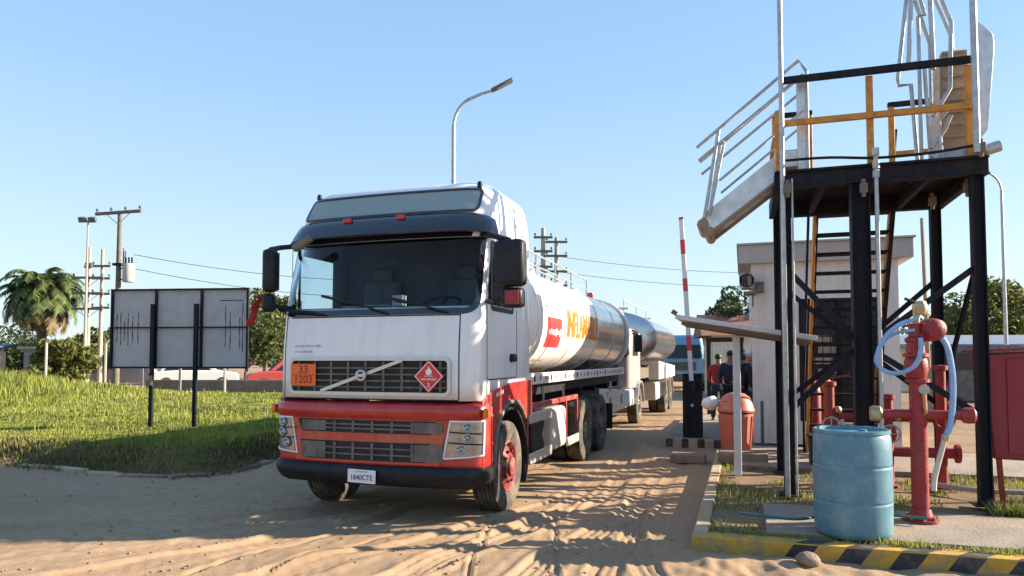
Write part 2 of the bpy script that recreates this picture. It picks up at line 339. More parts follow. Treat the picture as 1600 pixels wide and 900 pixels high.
def sand_h(px, py):
    d0 = np.hypot(px, py); fade = np.clip(1-(d0-14)/20, 0, 1)
    h = 0.026*vnoise(px, py, .55, 1)+0.007*vnoise(px, py, 1.4, 2)
    q1 = (px+1.458)*.3107+(py-7.238)*.9505; q2 = (px+1.458)*.9505-(py-7.238)*.3107; an = np.clip((q2-.6)/.8, 0, 1)
    rough = (0.006*vnoise(px, py, 4.2, 3)+0.005*vnoise(px, py, 9, 4))*(1-.8*an)+an*(.009*vnoise(q2, q1*.12, 2.6, 61)+.003*vnoise(q2, q1*.15, 8, 62))+0.003*vnoise(px, py, 17, 6)+(.010-.006*an)*np.clip(vnoise(px, py, 6.3, 16)-.55, 0, 1)*2
    for pts, wd, dp in TRACKS:
        d, al = seg_track(px, py, pts); u = np.abs(d)/(wd/2)
        ins = np.clip((1.12-u)/.22, 0, 1); ins = ins*ins*(3-2*ins)
        ridge = np.exp(-((u-1.35)/.22)**2)
        comb = 0.008*np.sin(d*2*np.pi/.074)+0.0018*np.sin(al*2*np.pi/.13+np.sign(d)*1.2)
        h = h - ins*dp*.75*np.clip(.55+(9-py)/3, .55, 1)*(.7+.3*vnoise(px, py, .8, 5)) + ridge*dp*.40*np.clip(.3+(8.8-py)/2, .3, 1)*(.85+.15*vnoise(px, py, .8, 7)) + ins*comb*np.clip(.22+(8.6-py)/1.6, .22, 1)
        rough = rough*(1-ins*.7)
    s_ = (px+1.458)*.3107+(py-7.238)*.9505; t_ = (px+1.458)*.9505-(py-7.238)*.3107
    wv_ = t_+.10*vnoise(s_, t_*.3, .5, 51)+.03*np.sin(s_*.8)
    rib = .0035*np.sin(wv_*2*np.pi/.21)*(.5+.5*vnoise(wv_*3, s_*.25, 1, 52))+.0012*np.sin(wv_*2*np.pi/.115+1)
    m_ = np.clip((t_-1.3)/.4, 0, 1)*np.clip((4.6-t_)/.5, 0, 1)
    h = h+rib*np.where(py > 7, m_, .35+.65*m_)
    h = h+.055*np.exp(-(((px-1.75)/.55)**2+((py-5.85)/.16)**2))
    # loose broken sand along the yard kerb in the foreground
    crumb = np.clip((px-.9)/.8, 0, 1)*np.clip((6.3-py)/.5, 0, 1)
    h = h+rough+crumb*(.022*vnoise(px, py, 6, 8)+.015*vnoise(px, py, 13, 9))
    # ploughed heap of sand left beside the barrier island and between wheel paths
    h += .10*np.exp(-(((px-2.35)/.28)**2+((py-13.0)/1.3)**2))+.05*np.exp(-(((px+1.6)/1.5)**2+((py-5.9)/.25)**2))
    return (h*fade)*np.where(d0 > 60, 0, 1)
X, Y = np.meshgrid(XS, YS, indexing='ij'); Z = sand_h(X, Y)
def grid_mesh(name, X, Y, Z, mats, keep=None, parent=None):
    nx, ny = X.shape; me = bpy.data.meshes.new(name)
    co = np.stack([X, Y, Z], -1).reshape(-1, 3)
    i, j = np.meshgrid(np.arange(nx-1), np.arange(ny-1), indexing='ij'); a = (i*ny+j).ravel()
    F = np.stack([a, a+ny, a+ny+1, a+1], 1)
    if keep is not None: F = F[keep.ravel()]
    used = np.unique(F); mp = np.zeros(len(co), int); mp[used] = np.arange(len(used)); co = co[used]; F = mp[F]
    me.vertices.add(len(co)); me.vertices.foreach_set('co', co.astype(np.float32).ravel())
    me.loops.add(F.size); me.loops.foreach_set('vertex_index', F.astype(np.int32).ravel())
    me.polygons.add(len(F)); me.polygons.foreach_set('loop_start', np.arange(0, F.size, 4, dtype=np.int32))
    me.update(calc_edges=True); me.validate(); me.shade_smooth()
    for m in mats: me.materials.append(m)
    o = bpy.data.objects.new(name, me); COL.objects.link(o); o.parent = parent; return o
def ground_mat(name, c1, c2, c3, s1=.35, s2=9, bump=.5, peb=0.0):
    m = bpy.data.materials.new(name); m.use_nodes = True
    n = m.node_tree.nodes; l = m.node_tree.links; b = n['Principled BSDF']; tc = n.new('ShaderNodeTexCoord')
    def nz(sc_, d=8, r=.6):
        q = n.new('ShaderNodeTexNoise'); q.inputs['Scale'].default_value = sc_; q.inputs['Detail'].default_value = d; q.inputs['Roughness'].default_value = r
        l.new(tc.outputs['Object'], q.inputs['Vector']); return q
    a = nz(s1); rp = n.new('ShaderNodeValToRGB'); rp.color_ramp.elements[0].position = .35; rp.color_ramp.elements[1].position = .65
    rp.color_ramp.elements[0].color = c1+(1,); rp.color_ramp.elements[1].color = c2+(1,); l.new(a.outputs['Fac'], rp.inputs[0])
    q = nz(s2, 10, .75); r2 = n.new('ShaderNodeValToRGB'); r2.color_ramp.elements[0].position = .45; r2.color_ramp.elements[1].position = .7
    r2.color_ramp.elements[0].color = (0, 0, 0, 1); r2.color_ramp.elements[1].color = (.7, .7, .7, 1); l.new(q.outputs['Fac'], r2.inputs[0])
    mx = n.new('ShaderNodeMix'); mx.data_type = 'RGBA'; l.new(r2.outputs[0], mx.inputs[0]); l.new(rp.outputs[0], mx.inputs[6]); mx.inputs[7].default_value = c3+(1,)
    l.new(mx.outputs[2], b.inputs['Base Color']); b.inputs['Roughness'].default_value = .95; b.inputs['Specular IOR Level'].default_value = .15
    g = nz(60, 8, .7); bp = n.new('ShaderNodeBump'); bp.inputs['Strength'].default_value = bump; bp.inputs['Distance'].default_value = .012
    l.new(g.outputs['Fac'], bp.inputs['Height']); l.new(bp.outputs[0], b.inputs['Normal']); return m
SAND = ground_mat('sand', (.30, .205, .125), (.38, .27, .17), (.23, .155, .095))
SOIL = ground_mat('grass_soil', (.07, .07, .025), (.13, .115, .04), (.13, .09, .055), .8, 4, .8)
YARD = ground_mat('yard_soil', (.20, .14, .09), (.28, .20, .13), (.10, .085, .045), .9, 5, .8)
tag(grid_mesh('ground', X, Y, Z, [SAND]), 'pale tan sandy ground with tyre tracks in front of the tanker truck', 'ground', kind='structure')

# ------------------------------------------------------------------ grass verge on the left
VERGE = [(-400, 15), (-60, 14.2), (-25, 12.4), (-12, 11.6), (-8.1, 11.15), (-6.5, 10.5), (-5.4, 10.05), (-4.6, 9.95), (-4.1, 10.3), (-3.85, 11.4), (-3.2, 14), (-.5, 22.3), (3.5, 34.5), (3.5, 37), (-400, 37)]
def sdist(px, py, poly):
    d = np.full(px.shape, 1e9); ins = np.zeros(px.shape, bool); k = len(poly)
    for i in range(k):
        x0, y0 = poly[i]; x1, y1 = poly[(i+1) % k]; dx, dy = x1-x0, y1-y0; L2 = dx*dx+dy*dy
        t = np.clip(((px-x0)*dx+(py-y0)*dy)/L2, 0, 1); d = np.minimum(d, np.hypot(px-x0-t*dx, py-y0-t*dy))
        c = ((y0 > py) != (y1 > py)) & (px < (x1-x0)*(py-y0)/((y1-y0) if y1 != y0 else 1e-9)+x0); ins ^= c
    return np.where(ins, d, -d)
def verge_h(px, py):
    d = sdist(px, py, VERGE)+.12*vnoise(px, py, 1.3, 11)+.05*vnoise(px, py, 4, 12)
    t = np.clip((d+.15)/1.0, 0, 1); t = t*t*(3-2*t)
    h = -.12+.40*t+.03*vnoise(px, py, .7, 13)*t+.02*vnoise(px, py, 3, 14)*t
    mound = np.clip((-px-12.5)/5.5, 0, 1)*np.exp(-((py-25)/5.0)**2)*.55
    h = h-.10*np.clip((py-18)/10, 0, 1)
    return h+mound, d
GX = axis_vals((-14, [(-14, -3, .08), (-3, 3.6, .25)]), 1.12, 400); GX = GX[(GX < 4.0) & (GX > -400)]
GY = axis_vals((9.4, [(9.4, 14, .06), (14, 20, .12), (20, 37.4, .3)]), 1.2, 40); GY = GY[(GY > 9) & (GY < 37.6)]
gx, gy = np.meshgrid(GX, GY, indexing='ij'); gz, gd = verge_h(gx, gy)
cell = (gd[:-1, :-1] > -.35)
tag(grid_mesh('grass_verge', gx, gy, gz, [SOIL], keep=cell), 'raised grassy bank behind the sandy track', 'verge', kind='structure')

def blades(name, pts, hts, wds, material, label, lean=.35, parent=None):
    """one mesh of bent grass blades; pts Nx3"""
    N = len(pts); th = rng.uniform(0, 2*np.pi, N); ln = rng.uniform(.05, lean, N); la = rng.uniform(0, 2*np.pi, N)
    dx = np.cos(th)*wds/2; dy = np.sin(th)*wds/2; ox = np.cos(la)*ln*hts; oy = np.sin(la)*ln*hts
    P = np.zeros((N, 5, 3)); z0 = pts[:, 2]-.01
    P[:, 0] = np.stack([pts[:, 0]-dx, pts[:, 1]-dy, z0], 1); P[:, 1] = np.stack([pts[:, 0]+dx, pts[:, 1]+dy, z0], 1)
    P[:, 2] = np.stack([pts[:, 0]+dx*.8+ox*.35, pts[:, 1]+dy*.8+oy*.35, z0+hts*.55], 1); P[:, 3] = np.stack([pts[:, 0]-dx*.8+ox*.35, pts[:, 1]-dy*.8+oy*.35, z0+hts*.55], 1)
    P[:, 4] = np.stack([pts[:, 0]+ox, pts[:, 1]+oy, z0+hts], 1)
    me = bpy.data.meshes.new(name); me.vertices.add(N*5); me.vertices.foreach_set('co', P.astype(np.float32).ravel())
    b = np.arange(N)*5; L = np.stack([b, b+1, b+2, b+3, b+3, b+2, b+4], 1)
    me.loops.add(N*7); me.loops.foreach_set('vertex_index', L.astype(np.int32).ravel())
    me.polygons.add(N*2); me.polygons.foreach_set('loop_start', np.stack([np.arange(N)*7, np.arange(N)*7+4], 1).astype(np.int32).ravel())
    me.update(calc_edges=True); me.validate(); me.materials.append(material)
    o = bpy.data.objects.new(name, me); COL.objects.link(o); return tag(o, label, 'grass', kind='stuff')
N = 210000
u_ = rng.uniform(0, 1, N); yy = 1/(1/9.9+(1/37-1/9.9)*u_); xx = yy*rng.uniform(-.80, -.05, N)
zz, dd = verge_h(xx, yy); clump = vnoise(xx, yy, 1.1, 21)*.5+.5
ok = (dd > -.02) & (rng.uniform(0, 1, N) < .35+.65*clump) & (vnoise(xx, yy, .55, 23)+.5*vnoise(xx, yy, 2.1, 24) > -.75)
xx, yy, zz, dd, clump = xx[ok], yy[ok], zz[ok], dd[ok], clump[ok]
tall = np.clip((-xx-12.5)/5, 0, 1)*np.exp(-((yy-24)/5.5)**2)
hh = (.025+.075*clump**1.5*rng.uniform(.3, 1.5, len(xx))+.16*(rng.uniform(0, 1, len(xx)) < .010)+.0012*yy+tall*.52*rng.uniform(.3, 1.3, len(xx)))*np.clip(.5+dd, .35, 1)
ww = .006+.0011*yy
dry = (rng.uniform(0, 1, len(xx)) < np.clip(1.15-dd*.8, .10, .92))
blades('grass', np.stack([xx, yy, zz], 1)[~dry], hh[~dry], ww[~dry], GRASS, 'green grass growing over the raised bank')
blades('dry_grass', np.stack([xx, yy, zz], 1)[dry], hh[dry]*.9, ww[dry], DRYGRASS, 'dry brown grass along the edge of the bank')

nf = 9000; ti = rng.uniform(0, 1, nf); ki = np.array([(-14, 12.0), (-10, 11.45), (-7.6, 11.0), (-6.9, 10.75), (-6.2, 10.4), (-5.5, 10.1), (-4.8, 9.96), (-4.25, 10.15), (-4.0, 10.8), (-3.88, 11.5), (-3.2, 14.2)])
sg_ = rng.integers(0, len(ki)-1, nf); e0 = ki[sg_]; e1 = ki[sg_+1]; fx = e0+(e1-e0)*ti[:, None]; nr = np.stack([-(e1-e0)[:, 1], (e1-e0)[:, 0]], 1); nr /= np.linalg.norm(nr, axis=1)[:, None]
off = rng.normal(.10, .13, nf); fx = fx+nr*off[:, None]; fz, _ = verge_h(fx[:, 0], fx[:, 1]); fz = np.maximum(fz, sand_h(fx[:, 0], fx[:, 1])); kk = vnoise(fx[:, 0], fx[:, 1], 2.2, 71) > -.25
blades('verge_fringe', np.stack([fx[:, 0], fx[:, 1], fz], 1)[kk], rng.uniform(.03, .13, nf)[kk], np.full(kk.sum(), .013), DRYGRASS, 'straggling dry grass hanging over the foot of the bank', .9)
# broken kerb stones at the nose of the bank
kpts = [(-7.6, 11.0), (-6.9, 10.75), (-6.2, 10.4), (-5.5, 10.1), (-4.8, 9.96), (-4.25, 10.15), (-4.0, 10.8), (-3.88, 11.5)]
klab = ['worn yellow kerb stone at the far left end of the grass bank', 'chipped yellow kerb stone second from the left along the grass bank', 'sunken yellow kerb stone third from the left along the grass bank',
        'grey kerb stone fourth from the left along the grass bank', 'broken grey kerb stone at the tip of the grass bank', 'short kerb stone just round the tip of the grass bank', 'kerb stone along the grass bank closest to the front of the big truck']
for i in range(len(kpts)-1):
    a = Vector(kpts[i]+(0,)); b = Vector(kpts[i+1]+(0,)); d = (b-a)
    mb = MB(); zt = float(sand_h(np.array([a.x]), np.array([a.y]))[0])
    mb.bar(a+d*.04+Vector((0, -.04, zt+.0)), b-d*.06+Vector((0, -.04, zt+.0)), .12, .085+.03*math.sin(i*2.1))
    tag(mb.build('kerb_stone', M['paleyellow'] if i < 3 else M['stone'], bevel=.02), klab[i], 'kerb stone', 'kerb stones along the grass bank')

# ------------------------------------------------------------------ the yard on the right
def site(name, label, cat, s, t, z=0, group=None): return thing(name, label, cat, kw(s, t, z), -A, group)
GY0 = .13
ys = [0.11+.0, ]
def yard_h(s, t):
    x = KC.x+ax.x*s+rx.x*t; y = KC.y+ax.y*s+rx.y*t
    return .098+.015*vnoise(x, y, 1.5, 31)+.008*vnoise(x, y, 5, 32)
S_ = np.concatenate([np.arange(.11, 7.4, .06), np.arange(7.4, 60, .6)]); T_ = np.concatenate([np.arange(.11, 5.5, .06), np.arange(5.5, 60, .6)])
s2, t2 = np.meshgrid(S_, T_, indexing='ij')
tag(grid_mesh('yard', KC.x+ax.x*s2+rx.x*t2, KC.y+ax.y*s2+rx.y*t2, yard_h(s2, t2), [YARD]), 'bare brown soil of the raised yard under the steel tower', 'yard', kind='structure')
# concrete slab under barrel and hydrant
def slab(name, label, s0, s1, t0, t1, zt, m, parent=None):
    mb = MB(); mb.box((0, 0, zt/2-.03), (t1-t0, s1-s0, zt+.06))
    o = mb.build(name, m, bevel=.01); o.location = kw((s0+s1)/2, (t0+t1)/2); o.rotation_euler = (0, 0, -A)
    return tag(o, label, 'paving', kind='structure')
slab('concrete_pad', 'dusty concrete pad under the blue barrel and red hydrant', .32, 1.65, .62, 5.0, .130, M['concrete'])
slab('concrete_path', 'concrete path in front of the small building', 4.2, 6.6, .35, 9, .162, M['concrete'])
slab('barrier_island', 'low concrete island under the barrier post', 7.4, 13.6, -1.04, .08, .15, M['concrete'])
# kerbs
mb = MB(); mb.box((0, 3.1, .02), (.13, 6.2, .22))
k = mb.build('yard_kerb', M['paleyellow'], bevel=.015); k.location = kw(0, .06); k.rotation_euler = (0, 0, -A)
tag(k, 'worn pale yellow kerb running back along the sandy track beside the yard', 'kerb')
kr = site('striped_kerb', 'yellow kerb with black slanted stripes along the front of the yard', 'kerb', .06, 0)
mb = MB(); mb.box((3.17, .03, .02), (6.36, .20, .205)); mb.build('kerb_body', M['yellow'], kr, bevel=.012)
x = .72
while x < 5.9:
    mb = MB(); zb, zt = -.06, .1225; wd = .19; sl_ = .13
    mb.add([(x-.02, -.0722, zb), (x+wd-.02, -.0722, zb), (x+wd+.10, -.0722, zt-.008), (x+.10, -.0722, zt-.008)], [(0, 1, 2, 3)])
    mb.add([(x+.105, -.058, zt+.0025), (x+.105+wd, -.058, zt+.0025), (x+wd+.25, .118, zt+.0025), (x+.25, .118, zt+.0025)], [(0, 1, 2, 3)])
    mb.build('stripe', M['kerbblack'], kr); x += .40
# yard weeds and grass tufts
def yard_blades(n, s0, s1, t0, t1, h, seed, dens=.5):
    s = rng.uniform(s0, s1, n); t = rng.uniform(t0, t1, n); x = KC.x+ax.x*s+rx.x*t; y = KC.y+ax.y*s+rx.y*t
    c = vnoise(x, y, 2.6, seed)*.5+.5; pad = (s > .30) & (s < 1.67) & (t > .60)
    k = (c > dens) & (~pad | (rng.uniform(0, 1, n) < .02)); s, t, x, y, c = s[k], t[k], x[k], y[k], c[k]
    return np.stack([x, y, yard_h(s, t)], 1), h*(.4+c)*rng.uniform(.4, 1.3, len(x))
P1, H1 = yard_blades(26000, .12, 6.5, .12, 6, .07, 41, .5); P2, H2 = yard_blades(5000, .12, .34, .4, 6, .06, 42, .35); P3, H3 = yard_blades(5000, 1.55, 3.4, 3.75, 6, .30, 43, .3)
P4, H4 = yard_blades(900, 1.62, 1.95, 2.75, 3.1, .2, 44, .2)
Pa = np.concatenate([P1, P2, P3, P4]); Ha = np.concatenate([H1, H2, H3, H4]); wa = np.full(len(Pa), .011)
dry = rng.uniform(0, 1, len(Pa)) < .35
blades('yard_grass', Pa[~dry], Ha[~dry], wa[~dry], GRASS, 'patchy green grass and weeds on the yard soil', .7)
blades('yard_dry_grass', Pa[dry], Ha[dry], wa[dry], DRYGRASS, 'straw coloured dry grass on the yard soil', .8)
# pebbles and litter scattered over the sand
mb = MB()
for k in range(420):
    yy_ = 4.6+7*random.random()**1.4; xx_ = yy_*random.uniform(-.75, .30)
    if xx_ > 1.45+.31*(yy_-6.2): continue
    r_ = random.uniform(.006, .018); zz0 = float(sand_h(np.array([xx_]), np.array([yy_]))[0]); mb.ball((xx_, yy_, zz0+r_*.25), r_, 6, sc3=(1.2, .9, .6))
tag(mb.build('pebbles', M['stone'], None, ang=80), 'small pebbles and crumbs scattered over the sand', 'pebbles', kind='stuff')
# stone in the foreground
mb = MB(); mb.ball((0, 0, 0), .1, 14, sc3=(1, .8, .62))
for i, v in enumerate(mb.v):
    q = 1+.22*noise.noise(Vector(v)*14); mb.v[i] = (v[0]*q, v[1]*q, v[2]*q)
st = mb.build('rock', M['stone'], ang=80); st.location = (2.38, 5.72, .05)
tag(st, 'fist sized brown rock lying on the sand before the striped kerb', 'rock')

# ================================================================== TRUCKS
def lerp_tab(tab, z):
    for (z0, v0), (z1, v1) in zip(tab[:-1], tab[1:]):
        if z <= z1:
            k = max(0, (z-z0)/(z1-z0)); k = k if k < 1 else 1; return v0+(v1-v0)*k
    return tab[-1][1]
FT = [(1.2, .0), (1.75, .0), (2.1, .035), (2.5, .13), (2.95, .25), (3.2, .30), (3.42, .42), (3.50, .46), (3.56, .54), (3.60, .72), (3.62, 1.0)]
WT = [(1.2, 1.165), (2.2, 1.165), (2.95, 1.16), (3.2, 1.15), (3.35, 1.14), (3.45, 1.12), (3.51, 1.09), (3.56, 1.03), (3.60, .88), (3.62, .5)]
BT = [(1.2, 1.88), (3.2, 1.88), (3.42, 1.84), (3.56, 1.72), (3.62, 1.4)]
RT = [(1.2, .15), (2.9, .17), (3.3, .26), (3.5, .3), (3.62, .3)]
def cab_pt(p, z, off=0.0, FT=FT, WT=WT, RT=RT, bow=.07):
    wv = lerp_tab(WT, z); rc = lerp_tab(RT, z); f = lerp_tab(FT, z); F = wv-rc; C = rc*math.pi/2; q = abs(p); sg = 1 if p >= 0 else -1
    f += 0
    if q <= F: t, s, nt_, ns = q, f+bow*(q/wv)**2, 0, -1
    elif q <= F+C:
        th = (q-F)/rc; t = F+rc*math.sin(th); s = f+bow*(F/wv)**2+rc*(1-math.cos(th)); nt_, ns = math.sin(th), -math.cos(th)
    else: t, s, nt_, ns = wv, f+bow*(F/wv)**2+rc+(q-F-C), 1, 0
    return Vector((sg*(t+nt_*off), s+ns*off, z))
def side_p(s, z): # param on the side for a given s
    wv = lerp_tab(WT, z); rc = lerp_tab(RT, z); F = wv-rc
    return F+rc*math.pi/2+(s-(lerp_tab(FT, z)+.07*(F/wv)**2+rc))
def rrect(a0, a1, b0, b1, r, n=5, inset=0.0, rb=None):
    a0 += inset; a1 -= inset; b0 += inset; b1 -= inset
    rb = r if rb is None else rb; r = max(.004, r-inset); rb = max(.004, rb-inset); out = []
    for (cx, cy, rr, st) in ((a1-rb, b0+rb, rb, -90), (a1-r, b1-r, r, 0), (a0+r, b1-r, r, 90), (a0+rb, b0+rb, rb, 180)):
        for i in range(n+1):
            th = R(st+90*i/n); out.append((cx+rr*math.cos(th), cy+rr*math.sin(th)))
    # subdivide the long edges so that the patch follows curved panels
    res = []
    for i, p in enumerate(out):
        q = out[(i+1) % len(out)]; res.append(p); L = math.hypot(q[0]-p[0], q[1]-p[1]); k = int(L/.12)
        for j in range(1, k+1): res.append((p[0]+(q[0]-p[0])*j/(k+1), p[1]+(q[1]-p[1])*j/(k+1)))
    return res
def poly_sub(poly, step=.1):
    res = []
    for i, p in enumerate(poly):
        q = poly[(i+1) % len(poly)]; res.append(p); k = int(math.hypot(q[0]-p[0], q[1]-p[1])/step)
        for j in range(1, k+1): res.append((p[0]+(q[0]-p[0])*j/(k+1), p[1]+(q[1]-p[1])*j/(k+1)))
    return res
def shrink(poly, k):
    cx = sum(p[0] for p in poly)/len(poly); cy = sum(p[1] for p in poly)/len(poly)
    return [(cx+(x-cx)*k, cy+(y-cy)*k) for x, y in poly]
def patch(mb, poly, fn, mi=0, rings=(.75, .5, .25)):
    """filled region of a curved surface"""
    n = len(poly); vs = [fn(*p) for p in poly]; fs = []; o = 0
    for k in rings:
        vs += [fn(*p) for p in shrink(poly, k)]; fs += [(o+i, o+(i+1) % n, o+n+(i+1) % n, o+n+i) for i in range(n)]; o += n
    c = shrink(poly, 0)[0]; vs.append(fn(*c)); fs += [(o+i, o+(i+1) % n, o+n) for i in range(n)]
    return mb.add(vs, fs, mi)
def band(mb, p1, p2, fn, mi=0, fn2=None):
    n = len(p1); g = fn2 or fn
    return mb.add([fn(*p) for p in p1]+[g(*p) for p in p2], [(i, (i+1) % n, n+(i+1) % n, n+i) for i in range(n)], mi)

def wheel(parent, t, s, rad=.52, wid=.30, out=1, rimm='red', steer=0, z=None, double=False):
    z = rad-.03 if z is None else z
    Wd = wid; r = rad; mb = MB()
    prof = [(r*.56, -Wd*.42), (r*.62, -Wd*.47), (r*.80, -Wd*.5), (r*.93, -Wd*.46), (r*.985, -Wd*.40)]
    for k in range(5):
        a = -Wd*.36+k*Wd*.155
        prof += [(r, a-Wd*.03), (r, a+Wd*.08), (r*.97, a+Wd*.085), (r*.97, a+Wd*.115)]
    prof += [(r*.985, Wd*.41), (r*.93, Wd*.46), (r*.80, Wd*.5), (r*.62, Wd*.47), (r*.56, Wd*.42), (r*.56, -Wd*.42)]
    mb.lathe(prof, axis=(1, 0, 0), n=48)
    if double: mb.lathe([(a, b-out*Wd*1.08) for a, b in prof], axis=(1, 0, 0), n=32)
    o = mb.build('wheel', M['tyre'], parent, ang=50); o.location = (t-out*Wd/2, s, z); o.rotation_euler = (0, 0, steer)
    mb = MB(); e = out; h = Wd/2
    if double: pr = [(r*.56, h*.85*e), (r*.54, h*.8*e), (r*.50, -.02*e), (r*.3, -.04*e), (r*.26, h*.75*e), (r*.2, h*.95*e), (.001, h*.97*e)]
    else: pr = [(r*.57, h*.86*e), (r*.54, h*.92*e), (r*.50, h*.80*e), (r*.47, h*.55*e), (r*.42, h*.62*e), (r*.30, h*.98*e), (r*.22, h*1.0*e), (r*.2, h*1.2*e), (r*.12, h*1.25*e), (.001, h*1.26*e)]
    mb.lathe(pr, axis=(1, 0, 0), n=32)
    for k in range(10):
        th = k*math.pi/5; mb.cyl((h*.8*e, r*.34*math.cos(th), r*.34*math.sin(th)), (h*1.08*e, r*.34*math.cos(th), r*.34*math.sin(th)), .014, 6)
    mb.build('rim', M[rimm], o); return o
def tyre_arc(mb, s, z, r, a0, a1, t0, t1, th=.02, n=12, mi=0):
    pts = [(s+r*math.cos(R(a0+(a1-a0)*i/n)), z+r*math.sin(R(a0+(a1-a0)*i/n))) for i in range(n+1)]
    pts2 = [(s+(r+th)*math.cos(R(a0+(a1-a0)*i/n)), z+(r+th)*math.sin(R(a0+(a1-a0)*i/n))) for i in range(n+1)]
    for i in range(n):
        (s0, z0), (s1, z1) = pts[i], pts[i+1]; (s2, z2), (s3, z3) = pts2[i], pts2[i+1]
        vs = [(t0, s0, z0), (t1, s0, z0), (t1, s1, z1), (t0, s1, z1), (t0, s2, z2), (t1, s2, z2), (t1, s3, z3), (t0, s3, z3)]
        mb.add(vs, [(0,3,2,1),(4,5,6,7),(0,1,5,4),(1,2,6,5),(2,3,7,6),(3,0,4,7)], mi)

truck = thing('tanker_truck', 'white and red tanker truck closest to the camera with orange hazard plate on its grille', 'tanker truck', TC, -A, 'tanker trucks queueing at the gate')
# ---- cab shell with real window openings
zl = [1.24, 1.45, 1.7, 1.95, 2.10, 2.19, 2.22, 2.4, 2.6, 2.84, 2.92, 3.0, 3.1, 3.2, 3.3, 3.38, 3.45, 3.49, 3.52, 3.56, 3.585, 3.60, 3.62]
def cab_ring(z):
    ps = []
    wv = lerp_tab(WT, z); rc = lerp_tab(RT, z); F = wv-rc; C = rc*math.pi/2
    fr = [k*F/6 for k in range(7)]; co = [F+C*k/6 for k in range(1, 7)]
    bk = lerp_tab(BT, z); s0 = side_s0(z)
    sd = []
    for s in (.34, .6, .85, 1.12, 1.45, bk-.08):
        sd.append(F+C+max(.01+.005*len(sd), s-s0))
    half = fr+co+sd
    pts = [cab_pt(p, z) for p in half]; end = pts[-1]
    back = [Vector((end.x-.02, bk-.02, z)), Vector((end.x-.08, bk, z)), Vector((end.x*.5, bk, z)), Vector((0, bk, z))]
    right = pts+back; left = [Vector((-p.x, p.y, p.z)) for p in right[1:-1]][::-1]
    return right+left
def side_s0(z):
    wv = lerp_tab(WT, z); rc = lerp_tab(RT, z); F = wv-rc; return lerp_tab(FT, z)+.07*(F/wv)**2+rc
rings = [cab_ring(z) for z in zl]; n = len(rings[0]); mb = MB()
vs = [v for r_ in rings for v in r_]; fs = []
def hole(i, j):
    z0, z1 = zl[i], zl[i+1]; half = (n)//2
    jj = j if j < half else n-1-j   # symmetric index
    if z0 >= 2.18 and z1 <= 2.93 and jj < 9: return True          # windscreen incl. half of the corner
    if z0 >= 2.21 and z1 <= 2.85 and 13 <= jj < 16: return True   # door window
    return False
for i in range(len(zl)-1):
    for j in range(n):
        if not hole(i, j): fs.append((i*n+j, i*n+(j+1) % n, (i+1)*n+(j+1) % n, (i+1)*n+j))
fs.append(tuple((len(zl)-1)*n+j for j in range(n)))
mb.add(vs, fs); cab = mb.build('cab', [M['white'], M['dark']], truck, ang=45)
md = cab.modifiers.new('solid', 'SOLIDIFY'); md.thickness = .025; md.offset = -1; md.material_offset = 1; md.material_offset_rim = 1
P_ = lambda p, z: cab_pt(p, z, .006)
Pg = lambda p, z: cab_pt(p, z, .003)
# windscreen
o0 = rrect(-1.165, 1.165, 2.11, 2.985, .05, rb=.16); o1 = rrect(-1.165, 1.165, 2.11, 2.985, .05, rb=.16, inset=.062)
mb = MB(); band(mb, o0, o1, P_); fr_ = mb.build('windscreen_seal', M['smoke'], cab)
mb = MB(); patch(mb, o1, Pg, rings=(.85, .7, .5, .3, .15)); mb.build('windscreen', GLASS, cab)
for sg in (1, -1):
    f_ = lambda s, z, sg=sg: Vector((sg*(lerp_tab(WT, z)+.005), s, z))
    q0 = rrect(.42, 1.18, 2.16, 2.90, .06); q1 = rrect(.42, 1.18, 2.16, 2.90, .06, inset=.05)
    mb = MB(); band(mb, q0, q1, f_, 0); ds = mb.build('door_window_seal', M['black'], cab)
    mb = MB(); patch(mb, q1, f_, 0); mb.build('door_window', CLEAR, cab)
    # door seam, front corner seam, handle
    mb = MB(); g_ = lambda s, z, sg=sg: Vector((sg*(lerp_tab(WT, z)+.003), s, z))
    band(mb, rrect(.30, 1.30, 1.44, 3.0, .05), rrect(.30, 1.30, 1.44, 3.0, .05, inset=.012), g_); mb.build('door_seam', M['black'], cab)
    mb = MB(); mb.box((sg*1.185, 1.12, 1.67), (.05, .16, .09)); mb.build('door_handle', M['black'], cab, bevel=.015)
mb = MB()
for tt in (-1.07, .965): mb.grid(lambda i, j, tt=tt: cab_pt(tt+(j-.5)*.012, 1.25+(2.11-1.25)*i/6, .003), 7, 2)
for zz_ in (1.245, 2.10): mb.grid(lambda i, j, zz_=zz_: cab_pt(-1.07+2.03*i/14, zz_+(j-.5)*.012, .004), 15, 2)
mb.build('front_panel_seam', M['black'], cab)
# grey sign panel above the visor
mb = MB(); q0 = rrect(-1.03, 1.05, 3.19, 3.475, .06); q1 = rrect(-1.03, 1.05, 3.19, 3.475, .06, inset=.022); q2 = rrect(-1.03, 1.05, 3.19, 3.475, .06, inset=.03)
band(mb, q0, q1, lambda p, z: cab_pt(p, z, .034), 0); band(mb, q0, q0, lambda p, z: cab_pt(p, z, .034), 0, lambda p, z: cab_pt(p, z, -.01)); band(mb, q1, q2, lambda p, z: cab_pt(p, z, .034), 0, lambda p, z: cab_pt(p, z, .024))
mb.build('sign_panel_frame', M['smoke'], cab); mb = MB(); patch(mb, q2, lambda p, z: cab_pt(p, z, .024), rings=(.9, .75, .6, .45, .3, .15)); mb.build('sign_panel', M['grey'], cab)
